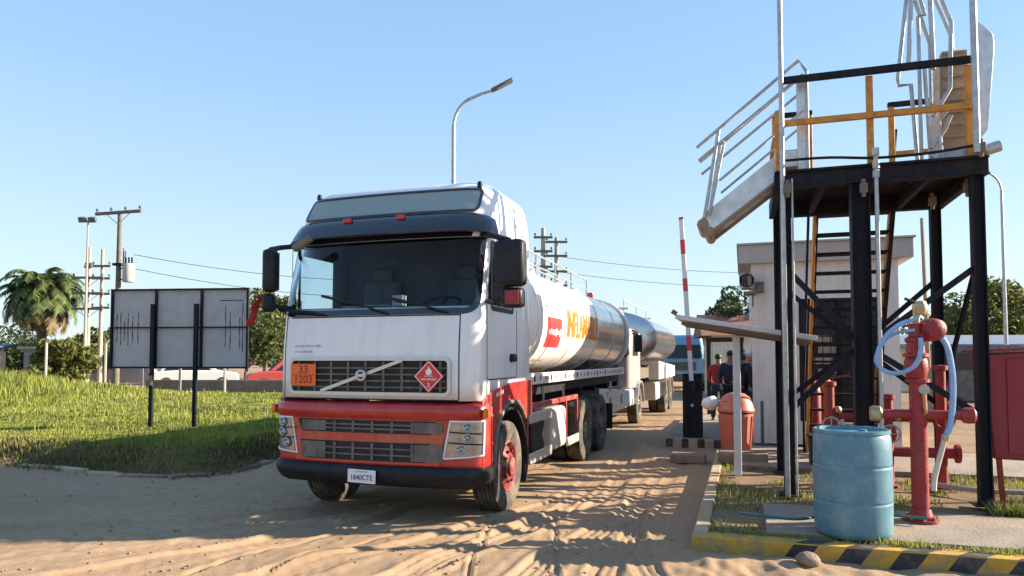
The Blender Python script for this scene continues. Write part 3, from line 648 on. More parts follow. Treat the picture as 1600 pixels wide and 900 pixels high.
# sun visor
mb = MB(); prof = [(.02, 3.185), (.05, 3.17), (.085, 3.12), (.12, 3.05), (.145, 2.975), (.13, 2.965), (.105, 3.04), (.07, 3.10), (.02, 3.15)]
def vis(i, j):
    k = (i-14)/14; p = 1.24*k; o_, z = prof[j]; q = min(1, abs(k)**6); zz_ = z-.04*q
    return cab_pt(p, zz_ if zz_ < 3.2 else 3.2, o_*(1-.30*q)*.95-.005) + Vector((0, 0, 0))
mb.grid(vis, 29, len(prof)); mb.build('sun_visor', M['smoke'], cab, ang=60)
for i_, (p, c) in enumerate(((-.42, 'rlens'), (.22, 'rlens'))):
    mb = MB(); mb.box(cab_pt(p, 3.155, .065), (.10, .05, .055)); mb.build('marker_lamp', M[c], cab, bevel=.015)
for p, s in ((-1.02, .56), (1.02, .56)):
    mb = MB(); mb.lathe([(.028, -.02), (.03, .03), (.022, .055), (.001, .06)], o=(p*.97, s, 3.50), n=12); mb.build('roof_marker', M['black'], cab)
# interior
mb = MB(); mb.prism([(.14, 1.9), (.14, 2.14), (.24, 2.21), (.50, 2.22), (.62, 2.08), (.62, 1.8)], lambda s, z: Vector((-1.08, s, z)), lambda s, z: Vector((1.08, s, z)))
mb.build('dashboard', M['dark'], cab, bevel=.03)
mb = MB(); c0 = Vector((.52, .60, 2.25)); axw = Vector((0, -.45, .9)).normalized()
u1 = axw.cross(Vector((1, 0, 0))).normalized(); u2 = Vector((1, 0, 0))
mb.tube([c0+(u1*math.cos(t)+u2*math.sin(t))*.22 for t in [2*math.pi*k/24 for k in range(25)]], .015, 8, cap=False)
for t in (0, 2.1, 4.2): mb.tube([c0-axw*.03, c0+(u1*math.cos(t)+u2*math.sin(t))*.22], .014, 6)
mb.build('steering_wheel', M['black'], cab)
for tt in (-.55, .55):
    mb = MB(); mb.box((tt, 1.0, 1.95), (.5, .5, .14)); mb.box((tt, 1.25, 2.3), (.48, .13, .62), Matrix.Rotation(R(-10), 3, 'X')); mb.box((tt, 1.28, 2.68), (.26, .1, .18)); mb.build('seat', M['dark'], cab, bevel=.04)
mb = MB(); mb.box((0, 1.40, 2.45), (2.2, .03, 1.3)); mb.build('bunk_curtain', M['dark'], cab)
mb = MB(); mb.box((-.1, .30, 2.225), (.34, .2, .008), Matrix.Rotation(R(15), 3, 'Z')); mb.box((.16, .33, 2.28), (.12, .09, .11)); mb.box((-.3, .28, 2.222), (.42, .05, .01), Matrix.Rotation(R(-8), 3, 'Z')); mb.build('papers', M['chest'], cab)
# wipers
for a, b in (((-.55, 2.12), (-1.0, 2.16)), ((.2, 2.12), (-.45, 2.27)), ((.85, 2.12), (.25, 2.25))):
    mb = MB(); pa = cab_pt(a[0], a[1], .03); pb = cab_pt(b[0], b[1], .03); mb.tube([pa, (pa+pb)/2+Vector((0, -.02, .02)), pb], .011, 6)
    d = (pb-pa).normalized(); mb.bar(pb-d*.32+Vector((0, -.005, .02)), pb+d*.18+Vector((0, -.005, .02)), .014, .03); mb.build('wiper', M['black'], cab)
# upper grille
FG = lambda o: (lambda t, z: cab_pt(t, z, o))
g0 = rrect(-.985, .89, 1.285, 1.675, .07); g1 = rrect(-.985, .89, 1.285, 1.675, .07, inset=.035)
mb = MB(); band(mb, g0, g1, FG(.03), 0); band(mb, g0, g0, FG(.03), 0, FG(0)); band(mb, g1, g1, FG(.03), 0, FG(-.0)); gr = mb.build('grille', [M['silver']], truck, ang=40)
mb = MB(); patch(mb, g1, FG(.004)); mb.build('grille_recess_shade', M['gridgap'], gr)  # black patch on the closed shell, painted in place of a shaded recess
mb = MB()
for zz_ in (1.37, 1.435, 1.50, 1.565): mb.grid(lambda i, j, zz_=zz_: cab_pt(-.94+1.78*i/14, zz_+(j-.5)*.016, .02), 15, 2); mb.grid(lambda i, j, zz_=zz_: cab_pt(-.94+1.78*i/14, zz_-.008, .006+.014*j), 15, 2)
for k in range(9):
    tt = -.86+k*.205; mb.grid(lambda i, j, tt=tt: cab_pt(tt+(j-.5)*.026, 1.33+.30*i/2, .023), 3, 2)
mb.build('grille_bars', M['grille'], gr)
mb = MB(); a = cab_pt(-.57, 1.325, .035); b = cab_pt(.38, 1.645, .035)
mb.bar(a, b, .012, .034); bd = mb.build('badge_bar', M['silver'], gr)
mb = MB(); c = cab_pt(-.075, 1.49, .055); mb.tube([c+Vector((math.cos(t), 0, math.sin(t)))*.048 for t in [2*math.pi*k/20 for k in range(21)]], .014, 8, cap=False)
mb.box(c, (.085, .012, .026)); mb.build('badge', M['silver'], gr)
# orange hazard plate 33 / 1203
mb = MB(); y0 = cab_pt(-.78, 1.5, .045).y; mb.box((-.785, y0, 1.492), (.30, .008, .225)); pl = mb.build('hazard_plate', M['plateor'], gr)
mb = MB(); band(mb, rrect(-.936, -.634, 1.378, 1.606, .004, 1), rrect(-.936, -.634, 1.378, 1.606, .004, 1, inset=.009), lambda a, b: Vector((a, y0-.006, b))); mb.build('plate_border', M['txtor'], pl)
put_mesh(text_mesh('33', .115, bold=.002), 'lettering', M['darkred'], lambda x, z: Vector((-.785+x*1.1, y0-.0065, 1.545+z)), pl)
put_mesh(text_mesh('1203', .115, bold=.002), 'lettering', M['darkred'], lambda x, z: Vector((-.785+x, y0-.0065, 1.438+z)), pl)
mb = MB(); mb.box((-.785, y0-.0045, 1.492), (.28, .003, .006)); mb.build('plate_line', M['darkred'], pl)
# flammable diamond
y1 = cab_pt(.68, 1.47, .05).y; cz = 1.485; cx = .672
mb = MB(); dm = [(0, -.165), (.165, 0), (0, .165), (-.165, 0)]
mb.prism(dm, lambda a, b: Vector((cx+a, y1+.006, cz+b)), lambda a, b: Vector((cx+a, y1, cz+b))); dmo = mb.build('hazard_diamond', M['signred'], gr)
mb = MB(); band(mb, [(a*.92, b*.92) for a, b in dm], [(a*.85, b*.85) for a, b in dm], lambda a, b: Vector((cx+a, y1-.003, cz+b))); mb.build('diamond_border', M['signwhite'], dmo)
fl = [(-.028, .03), (-.034, .055), (-.02, .085), (-.012, .07), (-.002, .115), (.014, .08), (.02, .088), (.034, .055), (.028, .03), (.0, .022)]
mb = MB(); mb.add([Vector((cx+a, y1-.003, cz+b-.01)) for a, b in fl], [tuple(range(len(fl)))]); mb.box((cx, y1-.003, cz+.003), (.085, .003, .006)); mb.build('flame_symbol', M['signwhite'], dmo)
put_mesh(text_mesh('INFLAMABLE', .030, bold=.0006), 'lettering', M['signwhite'], lambda x, z: Vector((cx+x, y1-.004, cz-.03+z)), dmo)
put_mesh(text_mesh('3', .06, bold=.001), 'lettering', M['signwhite'], lambda x, z: Vector((cx+x, y1-.004, cz-.09+z)), dmo)
# faint worn print above the grille (illegible in the photograph: broken strokes only)
mb = MB()
for rowz, t0_, k_ in ((1.795, -.93, 15), (1.735, -.93, 9)):
    x = t0_
    for k in range(k_):
        h = random.uniform(.012, .03); wd = random.uniform(.008, .018); mb.grid(lambda i, j: cab_pt(x+wd*j, rowz-.5*h+h*i, .003), 2, 2); x += wd+random.choice((.006, .008, .02))
mb.build('worn_print', M['faded'], cab)
# ---- bumper
BF = [(.40, -.03), (.5, -.04), (.57, -.02), (1.05, -.02), (1.08, -.05), (1.13, -.065), (1.18, -.05), (1.22, .02)]
BW = [(.40, 1.17), (.57, 1.20), (1.18, 1.20), (1.22, 1.17)]
BR_ = [(.4, .22), (1.22, .2)]
def bp_(p, z, off=0): return cab_pt(p, z, off, BF, BW, BR_, .09)
zb = [.57, .62, .75, .9, 1.02, 1.05, 1.08, 1.13, 1.18, 1.22]
mb = MB(); PP = 1.42
mb.grid(lambda i, j: bp_(-PP+2*PP*i/44, zb[j]), 45, len(zb)); bmp = mb.build('bumper', M['red'], truck, solid=.02, ang=50)
mb = MB(); dk = poly_sub([(-.96, 1.045), (.86, 1.045), (.77, .60), (-.88, .60)], .09); patch(mb, dk, lambda p, z: bp_(p, z, .016), rings=(.97, .9, .7, .5, .3)); band(mb, dk, dk, lambda p, z: bp_(p, z, .016), 0, lambda p, z: bp_(p, z, -.01))
mb.build('bumper_centre', M['redor'], bmp, ang=30)
for nm, poly, nb in (('lower_grille', [(-.86, 1.10), (.74, 1.10), (.69, .905), (-.80, .905)], 6), ('lower_grille', [(-.82, .815), (.68, .815), (.62, .625), (-.74, .625)], 5)):
    mb = MB(); poly = [(a, min(b, 1.035) if b > 1 else b) for a, b in poly]
    q = poly_sub(poly, .09); patch(mb, q, lambda p, z: bp_(p, z, .02), 0, rings=(.9, .7, .5, .3)); z1 = poly[0][1]; z0 = poly[2][1]
    for k in range(1, 3):
        zz_ = z0+(z1-z0)*k/3; mb.grid(lambda i, j: bp_(-.78+1.44*i/12, zz_+(j-.5)*.016, .032), 13, 2, 1)
    for k in range(6):
        tt = -.60+k*.22; mb.grid(lambda i, j: bp_(tt+(j-.5)*.03, z0+.01+(z1-z0-.02)*i/2, .036), 3, 2, 1)
    mb.grid(lambda i, j: bp_(.52+.15*j, z0+.012+(z1-z0-.024)*i/2, .034), 3, 3, 1); mb.grid(lambda i, j: bp_(-.79+.15*j, z0+.012+(z1-z0-.024)*i/2, .034), 3, 3, 1)
    mb.build(nm, [M['gridgap'], M['grille']], bmp)
mb = MB(); zc = [.38, .41, .46, .52, .565, .585]; oc = [-.05, .0, .03, .035, .03, -.01]
mb.grid(lambda i, j: bp_(-1.44+2.88*i/44, max(.4, zc[j]), oc[j])+Vector((0, 0, min(0, zc[j]-.4))), 45, 6); lb = mb.build('lower_bumper', M['black'], truck, solid=.02, ang=50)
for sg in (1, -1):
    hp = [(.885, 1.10), (1.235, 1.10), (1.225, .70), (.81, .665)]; hp = [(sg*(a+(.0 if sg > 0 else .045)), b) for a, b in hp]
    hp = poly_sub([(a, min(b, 1.05)) for a, b in hp], .06); hi = shrink(hp, .92)
    mb = MB(); band(mb, hp, hi, lambda p, z: bp_(p, z, .026), 0); band(mb, hp, hp, lambda p, z: bp_(p, z, .026), 0, lambda p, z: bp_(p, z, -.01)); band(mb, hi, hi, lambda p, z: bp_(p, z, .026), 0, lambda p, z: bp_(p, z, .004))
    hl = mb.build('headlight', M['signwhite'], truck)
    mb = MB(); patch(mb, hi, lambda p, z: bp_(p, z, .014)); mb.build('reflector', M['lens'], hl)
    for zz_, r_, m_ in ((.985, .05, 'lens'), (.88, .048, 'lens'), (.77, .05, 'lens')):
        c = bp_(sg*(1.06 if zz_ > .8 else 1.0), zz_, .016); mb = MB(); mb.lathe([(r_, 0), (r_, .018), (r_*.82, .02), (r_*.45, .006), (.012, .012), (.001, .014)], o=c, axis=(sg*.25, -1, 0), n=20); mb.build('lamp_bowl', M[m_], hl)
    mb = MB()
    for zz_ in (.93, .825): mb.grid(lambda i, j: bp_(sg*(.87+.33*i/5), zz_+.014*j-.02*i/5, .020), 6, 2)
    mb.build('lamp_divider', M['black'], hl)
    mb = MB(); mb.box((sg*1.225, .12, 1.12), (.04, .10, .10)); mb.build('side_indicator', M['amber'], truck, bevel=.015)
# number plate
mb = MB(); yp = bp_(0, .5, .075).y; mb.box((-.02, yp, .478), (.315, .01, .135), Matrix.Rotation(R(1.5), 3, 'Y')); npl = mb.build('number_plate', M['signwhite'], truck, bevel=.004)
put_mesh(text_mesh('1840CTE', .073, bold=.0012), 'lettering', M['signblue'], lambda x, z: Vector((-.02+x*.92, yp-.007, .465+z)), npl)
mb = MB(); mb.box((-.02, yp-.006, .527), (.13, .003, .014)); mb.build('plate_heading', M['faded'], npl)
# ---- lower sides, arches, mudguards, steps
for sg in (1, -1):
    out = [(.14, 1.235), (.14, .60), (.44, .60), (.47, .74), (.53, .90), (.62, 1.03), (.76, 1.13), (.93, 1.19), (1.10, 1.20), (1.28, 1.17), (1.44, 1.09), (1.56, .98), (1.86, .98), (1.86, 1.415), (.95, 1.395), (.45, 1.33)]
    mb = MB(); mb.prism(out, lambda s, z: Vector((sg*1.10, s, z)), lambda s, z: Vector((sg*1.185, s, z))); sp = mb.build('side_panel', M['red'], truck, bevel=.008)
    mb = MB(); mb.box((sg*1.178, .30, .91), (.03, .22, .52)); mb.box((sg*1.188, .30, 1.08), (.03, .2, .03)); mb.box((sg*1.188, .30, .80), (.03, .2, .03)); mb.build('step_panel_shade_tone', M['maroon'], sp, bevel=.006)  # maroon puts the shade of the step recess into the colour
    mb = MB(); mb.box((sg*1.19, .33, .65), (.03, .2, .09)); mb.build('step', M['black'], sp, bevel=.01)
    arc = [(.455, .55), (.48, .74), (.54, .895), (.63, 1.025), (.77, 1.125), (.93, 1.18), (1.10, 1.19), (1.28, 1.16), (1.43, 1.08), (1.55, .97)]
    mb = MB(); mb.tube([(sg*1.19, s, z) for s, z in arc], .026, 8); mb.build('wheel_arch_trim', M['grille'], sp)
    mb = MB(); tyre_arc(mb, 1.05, .5, .60, 10, 170, sg*.84, sg*1.18, .03); tyre_arc(mb, 1.05, .5, .60, -28, 12, sg*.84, sg*1.19, .03); mb.box((sg*1.0, 1.62, .35), (.34, .02, .3)); mb.build('mudguard', M['black'], truck)
    mb = MB(); mb.box((sg*1.1, 1.75, 1.13), (.14, .16, .26)); mb.build('corner_bracket', M['maroon'], truck, bevel=.02)
    wheel(truck, sg*1.17, 1.05, .50, .30, sg, 'rimred', steer=0)
    for ss in (5.18, 6.55): wheel(truck, sg*1.16, ss, .52, .28, sg, 'grille', double=True)
# small pale letters on the red step panel: broken marks
mb = MB(); 
for k in range(5): mb.box((1.2, .52+k*.05, 1.285+k*.006), (.004, .022, .045))
mb.build('worn_letters', M['signwhite'], truck)
# ---- mirrors
def mirror(sg):
    if sg > 0: c = Vector((1.45, .20, 2.61)); dx = .32; rot = R(-8)
    else: c = Vector((-1.20, -.04, 2.61)); dx = .14; rot = R(10)
    m_ = MB(); m_.box((0, 0, 0), (dx, .17, .47)); o = m_.build('mirror', M['black'], truck, bevel=.05); o.location = c; o.rotation_euler = (0, 0, rot)
    m_ = MB(); m_.box((0, .087, 0), (dx*.86, .006, .41)); m_.build('mirror_glass', M['polished'], o)
    m_ = MB(); m_.box((.02*sg, .02, -.345), (dx*.72 if sg > 0 else .12, .15, .20)); m_.build('small_mirror', M['black'], o, bevel=.04)
    if sg > 0:
        m_ = MB(); m_.box((.045, -.058, -.345), (.15, .006, .14)); m_.build('small_mirror_reflection', M['maroon'], o, bevel=.002)  # flat maroon piece painted in as a reddish reflection
    m_ = MB(); loc = lambda v: Matrix.Rotation(-rot, 3, 'Z') @ (Vector(v)-c)
    m_.tube([loc((sg*1.12, .33, 2.93)), loc((sg*1.25, .2, 2.90)), loc((c.x, c.y, 2.84))], .028, 8); m_.build('mirror_arm', M['black'], o); m_ = MB()
    m_.tube([loc((sg*1.14, .30, 2.24)), loc((sg*1.28, .2, 2.24)), loc((c.x, c.y, 2.34))], .022, 8); m_.build('mirror_arm', M['black'], o)
mirror(1); mirror(-1)
rg = MB(); rg.grid(lambda i, j: Vector((-1.40-.13*i/7+.02*math.sin(i*1.7), .0+.05*j+.02*math.sin(i*2+j), 2.36-.34*i/7)), 8, 3)
rgo = rg.build('rag', M['cloth_red'], None, solid=.01); rgo.location = TC; rgo.rotation_euler = (0, 0, -A)
tag(rgo, 'red rag hanging from the left mirror of the big truck', 'rag')
# front corner mirror under the visor (pale)
mb = MB(); mb.box((0, 0, 0), (.26, .08, .09), Matrix.Rotation(R(-28), 3, 'Y')); o = mb.build('kerb_mirror', M['grille'], truck, bevel=.03); o.location = (-.84, .02, 2.90)
# ---- chassis
mb = MB()
for sg in (1, -1): mb.box((sg*.42, 5.7, .98), (.09, 8.2, .26)); mb.box((sg*.85, 6.0, 1.24), (.1, 7.7, .16))
for s in (2.2, 3.4, 4.6, 5.9, 7.2, 8.5, 9.7): mb.box((0, s, 1.15), (1.8, .12, .2))
for s in (5.18, 6.55): mb.cyl((-1, s, .5), (1, s, .5), .09, 12); mb.ball((0, s, .5), .22)
mb.build('chassis', M['blackst'], truck, bevel=.008)
for sg in (1, -1):
    mb = MB(); mb.bar((sg*1.08, 1.95, 1.06), (sg*1.08, 4.75, 1.06), .05, .07); mb.bar((sg*1.08, 4.72, 1.06), (sg*1.08, 4.72, .42), .05, .05); mb.bar((sg*1.08, 1.95, 1.06), (sg*1.08, 1.95, .40), .05, .05); mb.bar((sg*1.08, 4.0, 1.06), (sg*1.08, 4.0, .42), .04, .04)
    mb.build('side_frame', M['maroon'], truck, bevel=.006)
    for s0_, s1_, z_ in ((1.93, 3.0, .92), (1.93, 3.0, .42), (3.9, 4.75, .42)):
        mb = MB(); mb.bar((sg*1.12, s0_, z_), (sg*1.12, s1_, z_), .03, .13); mb.build('guard_rail', M['silver'], truck, bevel=.006)
    mb = MB(); mb.box((sg*.93, 3.47, .68), (.42, .72, .60)); mb.build('fuel_tank', M['chest'], truck, bevel=.07)
    mb = MB(); mb.box((sg*.90, 2.5, .66), (.36, .6, .42)); mb.build('battery_box', M['black'], truck, bevel=.02)
    mb = MB(); mb.box((sg*1.0, 7.35, .55), (.4, .015, .5)); mb.build('mud_flap', M['black'], truck)
    mb = MB(); mb.bar((sg*1.08, 7.5, .62), (sg*1.08, 9.6, .62), .03, .12); mb.bar((sg*1.08, 7.5, .95), (sg*1.08, 9.6, .95), .03, .12); mb.bar((sg*1.05, 8.0, 1.2), (sg*1.05, 8.0, .55), .04, .04); mb.bar((sg*1.05, 9.4, 1.2), (sg*1.05, 9.4, .55), .04, .04); mb.build('rear_guard', M['alu'], truck)
# ---- tank
TA, TB, TZ = 1.12, .81, 2.22
def tank_pt(s, th, k=1.0, off=0):   # th: angle from the right side upwards; slightly squared ellipse
    c, q = math.cos(th), math.sin(th); e = .80
    x = math.copysign(abs(c)**e, c); z = math.copysign(abs(q)**e, q)
    nx, nz_ = c/TA, q/TB; L = math.hypot(nx, nz_)
    return Vector((x*TA*k+nx/L*off, s, TZ+z*TB*k+nz_/L*off))
def tank_body(s0, s1, domes=(True, True), n=56):
    lv = []
    if domes[0]: lv += [(s0-.20, .05), (s0-.19, .35), (s0-.16, .62), (s0-.11, .82), (s0-.05, .94)]
    lv += [(s0, 1)]; k = max(2, int((s1-s0)/.4)); lv += [(s0+(s1-s0)*i/k, 1) for i in range(1, k+1)]
    if domes[1]: lv += [(s1+.05, .94), (s1+.11, .82), (s1+.16, .62), (s1+.19, .35), (s1+.20, .05)]
    m_ = MB(); vs = [tank_pt(s, 2*math.pi*j/n, kk) for s, kk in lv for j in range(n)]
    m_.add(vs, [(i*n+j, i*n+(j+1) % n, (i+1)*n+(j+1) % n, (i+1)*n+j) for i in range(len(lv)-1) for j in range(n)])
    return m_
tk = tank_body(2.32, 6.38, (True, False)).build('tank', M['tankwhite'], truck, ang=60)
tank_body(6.384, 9.72, (False, True)).build('rear_compartment', M['polished'], tk, ang=60)
def hoop(s, wd=.05, off=.012, n=48):
    m_ = MB(); pr = [(s-wd/2, 0), (s-wd/2, off), (s+wd/2, off), (s+wd/2, 0)]
    m_.add([tank_pt(a, 2*math.pi*j/n, 1, b) for a, b in pr for j in range(n)], [(i*n+j, i*n+(j+1) % n, (i+1)*n+(j+1) % n, (i+1)*n+j) for i in range(3) for j in range(n)]); return m_
for s in (2.36, 4.35, 6.34): hoop(s).build('hoop', M['tankwhite'], tk)
for s in (8.05,): hoop(s, .05, .008).build('hoop', M['alu'], tk)
hoop(9.74, .14, .05).build('rear_hoop', M['tankwhite'], tk)
for sg in (1, -1):
    mb = MB(); mb.box((sg*1.02, 6.0, 1.40), (.05, 7.6, .15))
    o = mb.build('skirt_rail', M['tankwhite'], truck, bevel=.01)
    for k in range(26): mb = MB(); mb.cyl((sg*1.04, 2.45+k*.28, 1.40), (sg*1.048, 2.45+k*.28, 1.40), .028 if k % 3 else .045, 12); mb.build('rail_hole', M['gridgap'], o)
# paint on the tank: right side
def tside(s, z, off=.016):   # point on the right side of the tank at height z
    q = max(-1, min(1, (z-TZ)/TB)); th = math.asin(math.copysign(abs(q)**(1/.80), q)); return tank_pt(s, th, 1, off)
mb = MB(); patch(mb, poly_sub([(2.85, 1.83), (3.62, 1.83), (3.62, 2.24), (2.85, 2.24)], .1), lambda s, z: tside(s, z, .006)); rp_ = mb.build('red_sign', M['signred'], tk)
mb = MB(); x = 2.93
while x < 3.52:
    h = random.uniform(.05, .11); wd = random.uniform(.035, .06); mb.grid(lambda i, j: tside(x+wd*j/2, 2.04-h/2+h*i/2, .010), 3, 3); x += wd+.018
mb.build('worn_lettering', M['tankwhite'], rp_)
mb = MB()
for rz_, x0, x1 in ((1.66, 2.85, 3.35), (1.60, 2.9, 3.3), (1.54, 2.88, 3.25), (2.38, 2.8, 3.5), (2.46, 2.85, 3.2)):
    x = x0
    while x < x1: wd = random.uniform(.02, .05); mb.grid(lambda i, j: tside(x+wd*j, rz_-.015+.03*i, .007), 2, 2); x += wd+.02
mb.build('faint_print', mat('pink_print', (.62, .42, .40), .5, var=.2, scale=20), tk)
mb = MB(); patch(mb, poly_sub([(4.55, 2.52), (5.9, 2.52), (5.9, 2.62), (4.55, 2.62)], .1), lambda s, z: tside(s, z, .006)); mb.build('faint_band', mat('pink_band', (.66, .52, .50), .5, var=.12, scale=8), tk)
def tt_fn(off, kx=1.0): return lambda x, z: tside(5.16+x*kx, 2.18+z, off)
cz_ = [(1, [i*.06 for i in range(-6, 7)]), (0, [i*.2 for i in range(-8, 9)])]
put_mesh(text_mesh('INFLAMABLE', .56, bold=.018), 'lettering_outline', M['txtye'], tt_fn(.008, .76), tk, cz_)
put_mesh(text_mesh('INFLAMABLE', .56, bold=.004), 'lettering', M['txtor'], tt_fn(.012, .76), tk, cz_)
# top walkway, rails, hatches
mb = MB(); mb.box((0, 6.0, TZ+TB+.035), (.5, 7.0, .02))
for s in (3, 4.2, 5.4, 6.6, 7.8, 9.0): mb.box((0, s, TZ+TB+.0), (.5, .04, .06))
mb.build('walkway', M['alu'], tk)
mb = MB()
for tt in (.30, -.30):
    mb.tube([(tt, 2.5, TZ+TB+.42), (tt, 9.2, TZ+TB+.42)], .016, 6); mb.tube([(tt, 2.5, TZ+TB+.22), (tt, 9.2, TZ+TB+.22)], .012, 6)
    for s in (2.5, 3.8, 5.1, 6.4, 7.7, 9.2): mb.tube([(tt, s, TZ+TB-.02), (tt, s, TZ+TB+.42)], .016, 6)
mb.build('walkway_rail', M['galv'], tk)
for s in (3.4, 5.3, 7.2, 8.6): 
    mb = MB(); mb.lathe([(.25, 0), (.25, .12), (.22, .16), (.001, .18)], o=(0, s, TZ+TB+.01), n=20); mb.build('hatch', M['alu'], tk)
mb = MB(); mb.box((.36, 9.3, TZ+TB+.08), (.14, .1, .12)); mb.build('rear_lamp', M['rlens'], tk, bevel=.02)
mb = MB()
for sg in (.18, -.18): mb.tube([(sg, 9.98, .9), (sg, 9.98, 3.1)], .018, 6)
for k in range(7): mb.tube([(-.18, 9.98, 1.0+.3*k), (.18, 9.98, 1.0+.3*k)], .014, 6)
mb.build('rear_ladder', M['alu'], tk)

# ---- trucks further back in the queue
def plain_truck(name, label, cat, loc, rz, cabm, cabw, tanksp=None, cabh=2.75, kind='fuel'):
    t_ = thing(name, label, cat, loc, rz, 'tanker trucks queueing at the gate')
    zl2 = [.95, 1.3, 1.7, 2.0, 2.35, cabh-.18, cabh-.04, cabh]; ins = [0, 0, 0, .03, .10, .2, .28, .45]; m_ = MB(); n2 = 24
    def ring(z, q):
        wv = cabw-(.02+q*.25 if q > .1 else 0); out = []
        for k in range(n2):
            th = 2*math.pi*k/n2+math.pi/n2; c, s_ = math.cos(th), math.sin(th)
            out.append(Vector((math.copysign(abs(c)**.22, c)*wv, .95+math.copysign(abs(s_)**.22, s_)*.95+(q if s_ < 0 else 0), z)))
        return out
    vs = [v for z, q in zip(zl2, ins) for v in ring(z, q)]
    m_.add(vs, [(i*n2+j, i*n2+(j+1) % n2, (i+1)*n2+(j+1) % n2, (i+1)*n2+j) for i in range(len(zl2)-1) for j in range(n2)]+[tuple((len(zl2)-1)*n2+j for j in range(n2))])
    cb = m_.build('cab', cabm, t_, ang=50)
    m_ = MB(); m_.prism([(-cabw*.88, 1.72), (cabw*.88, 1.72), (cabw*.84, 2.42), (-cabw*.84, 2.42)], lambda a, z: Vector((a, .06+(z-1.72)*.16-.06, z)), lambda a, z: Vector((a, .02+(z-1.72)*.16-.06, z))); m_.build('windscreen', M['pane'], cb)
    for sg in (1, -1):
        m_ = MB(); m_.prism([(.3, 1.75), (1.2, 1.75), (1.2, 2.4), (.42, 2.4)], lambda s, z: Vector((sg*(cabw-.04), s, z)), lambda s, z: Vector((sg*(cabw+.006), s, z))); m_.build('door_window', M['pane'], cb)
        m_ = MB(); m_.box((sg*(cabw+.17), .1, 2.05), (.2, .12, .42)); m_.tube([(sg*cabw, .2, 2.3), (sg*(cabw+.17), .1, 2.28)], .02, 6); m_.build('mirror', M['black'], cb, bevel=.02)
        m_ = MB(); m_.box((sg*cabw*.78, -.01, .78), (.28, .05, .16)); m_.build('headlight', M['lens'], t_, bevel=.02)
        wheel(t_, sg*(cabw+.05), 1.15, .5, .28, sg, 'grille')
    m_ = MB(); m_.box((0, .18, .72), (2*cabw, .5, .42)); m_.build('bumper', M['signwhite'] if kind == 'fuel' else M['grille'], t_, bevel=.05)
    m_ = MB(); m_.box((0, -.005, 1.32), (cabw*1.3, .04, .42)); 
    for k in range(4): m_.box((0, -.03, 1.17+k*.1), (cabw*1.26, .02, .03))
    m_.build('grille', M['grille'], t_)
    m_ = MB()
    for sg in (1, -1): m_.box((sg*.42, 4.6, .92), (.09, 7.4, .24))
    m_.build('chassis', M['blackst'], t_)
    if tanksp:
        s0, s1, hw, zt_, zb_ = tanksp; n3 = 40; m_ = MB()
        lv = [(s0-.12, .04), (s0-.11, .5), (s0-.07, .8), (s0-.02, .97), (s0, 1)]+[(s0+(s1-s0)*k/10, 1) for k in range(1, 11)]+[(s1+.02, .97), (s1+.08, .8), (s1+.12, .04)]
        def pt(s, th, k): c, q = math.cos(th), math.sin(th); return Vector((math.copysign(abs(c)**.9, c)*hw*k, s, (zt_+zb_)/2+math.copysign(abs(q)**.9, q)*(zt_-zb_)/2*k))
        m_.add([pt(s, 2*math.pi*j/n3, k) for s, k in lv for j in range(n3)], [(i*n3+j, i*n3+(j+1) % n3, (i+1)*n3+(j+1) % n3, (i+1)*n3+j) for i in range(len(lv)-1) for j in range(n3)])
        tk2 = m_.build('tank', M['polished'], t_, ang=60)
        m_ = MB(); m_.box((0, (s0+s1)/2, zt_+.04), (.5, s1-s0-.8, .03)); m_.box((0, s0+.35, zt_+.1), (1.0, .2, .05)); m_.box((0, s1-.3, zt_+.1), (1.0, .2, .05))
        for tt in (.35, -.35): m_.tube([(tt, s0+.4, zt_+.35), (tt, s1-.5, zt_+.35)], .018, 6); [m_.tube([(tt, s, zt_-.02), (tt, s, zt_+.35)], .015, 6) for s in (s0+.4, (s0+s1)/2, s1-.5)]
        m_.build('walkway', M['alu'], tk2)
        for s in (s0+.9, (s0+s1)/2, s1-.9):
            m_ = MB(); m_.box((0, s, (zt_+zb_)/2), (2*hw+.03, .05, .01)); m_.build('band', M['alu'], tk2)
        for sg in (1, -1):
            for ss in (s1-2.2, s1-.85): wheel(t_, sg*1.2, ss, .5, .26, sg, 'grille', double=True)
            m_ = MB(); 
            for ss in (s1-2.2, s1-.85): tyre_arc(m_, ss, .48, .60, 5, 175, sg*.75, sg*1.24, .025)
            m_.build('mudguard', M['chest'], t_)
            m_ = MB(); tyre_arc(m_, 1.15, .48, .60, 5, 175, sg*(cabw-.3), sg*(cabw+.09), .03); m_.build('front_mudguard', M['chest'], t_)
            m_ = MB(); m_.box((sg*.95, s0+1.6, .75), (.4, 1.2, .5)); m_.build('tool_box', M['chest'], t_, bevel=.03)
            m_ = MB(); m_.prism([(s0+.6, 1.1), (s1-.2, 1.1), (s1-.2, 1.45), (s0+.6, 1.62)], lambda s, z: Vector((sg*1.0, s, z)), lambda s, z: Vector((sg*(hw-.02), s, z))); m_.build('side_skirt', M['chest'], t_)
    return t_
plain_truck('tanker_truck', 'silver tanker truck right behind the big white and red one', 'tanker truck', tw(10.9, .14), -A, mat('pale_cab_paint', (.36, .30, .30), .4, var=.1, dirt=DUST, dirt_amt=.5), .90, (2.0, 7.7, 1.30, 2.98, 1.48), 2.45)
plain_truck('tanker_truck', 'blue cab truck standing far back at the gate behind the silver tanker', 'tanker truck', (8.75, 36.5, 0), R(-14), M['bluecab'], 1.15, (2.2, 8, 1.1, 2.5, 1.3), 2.95, 'blue')

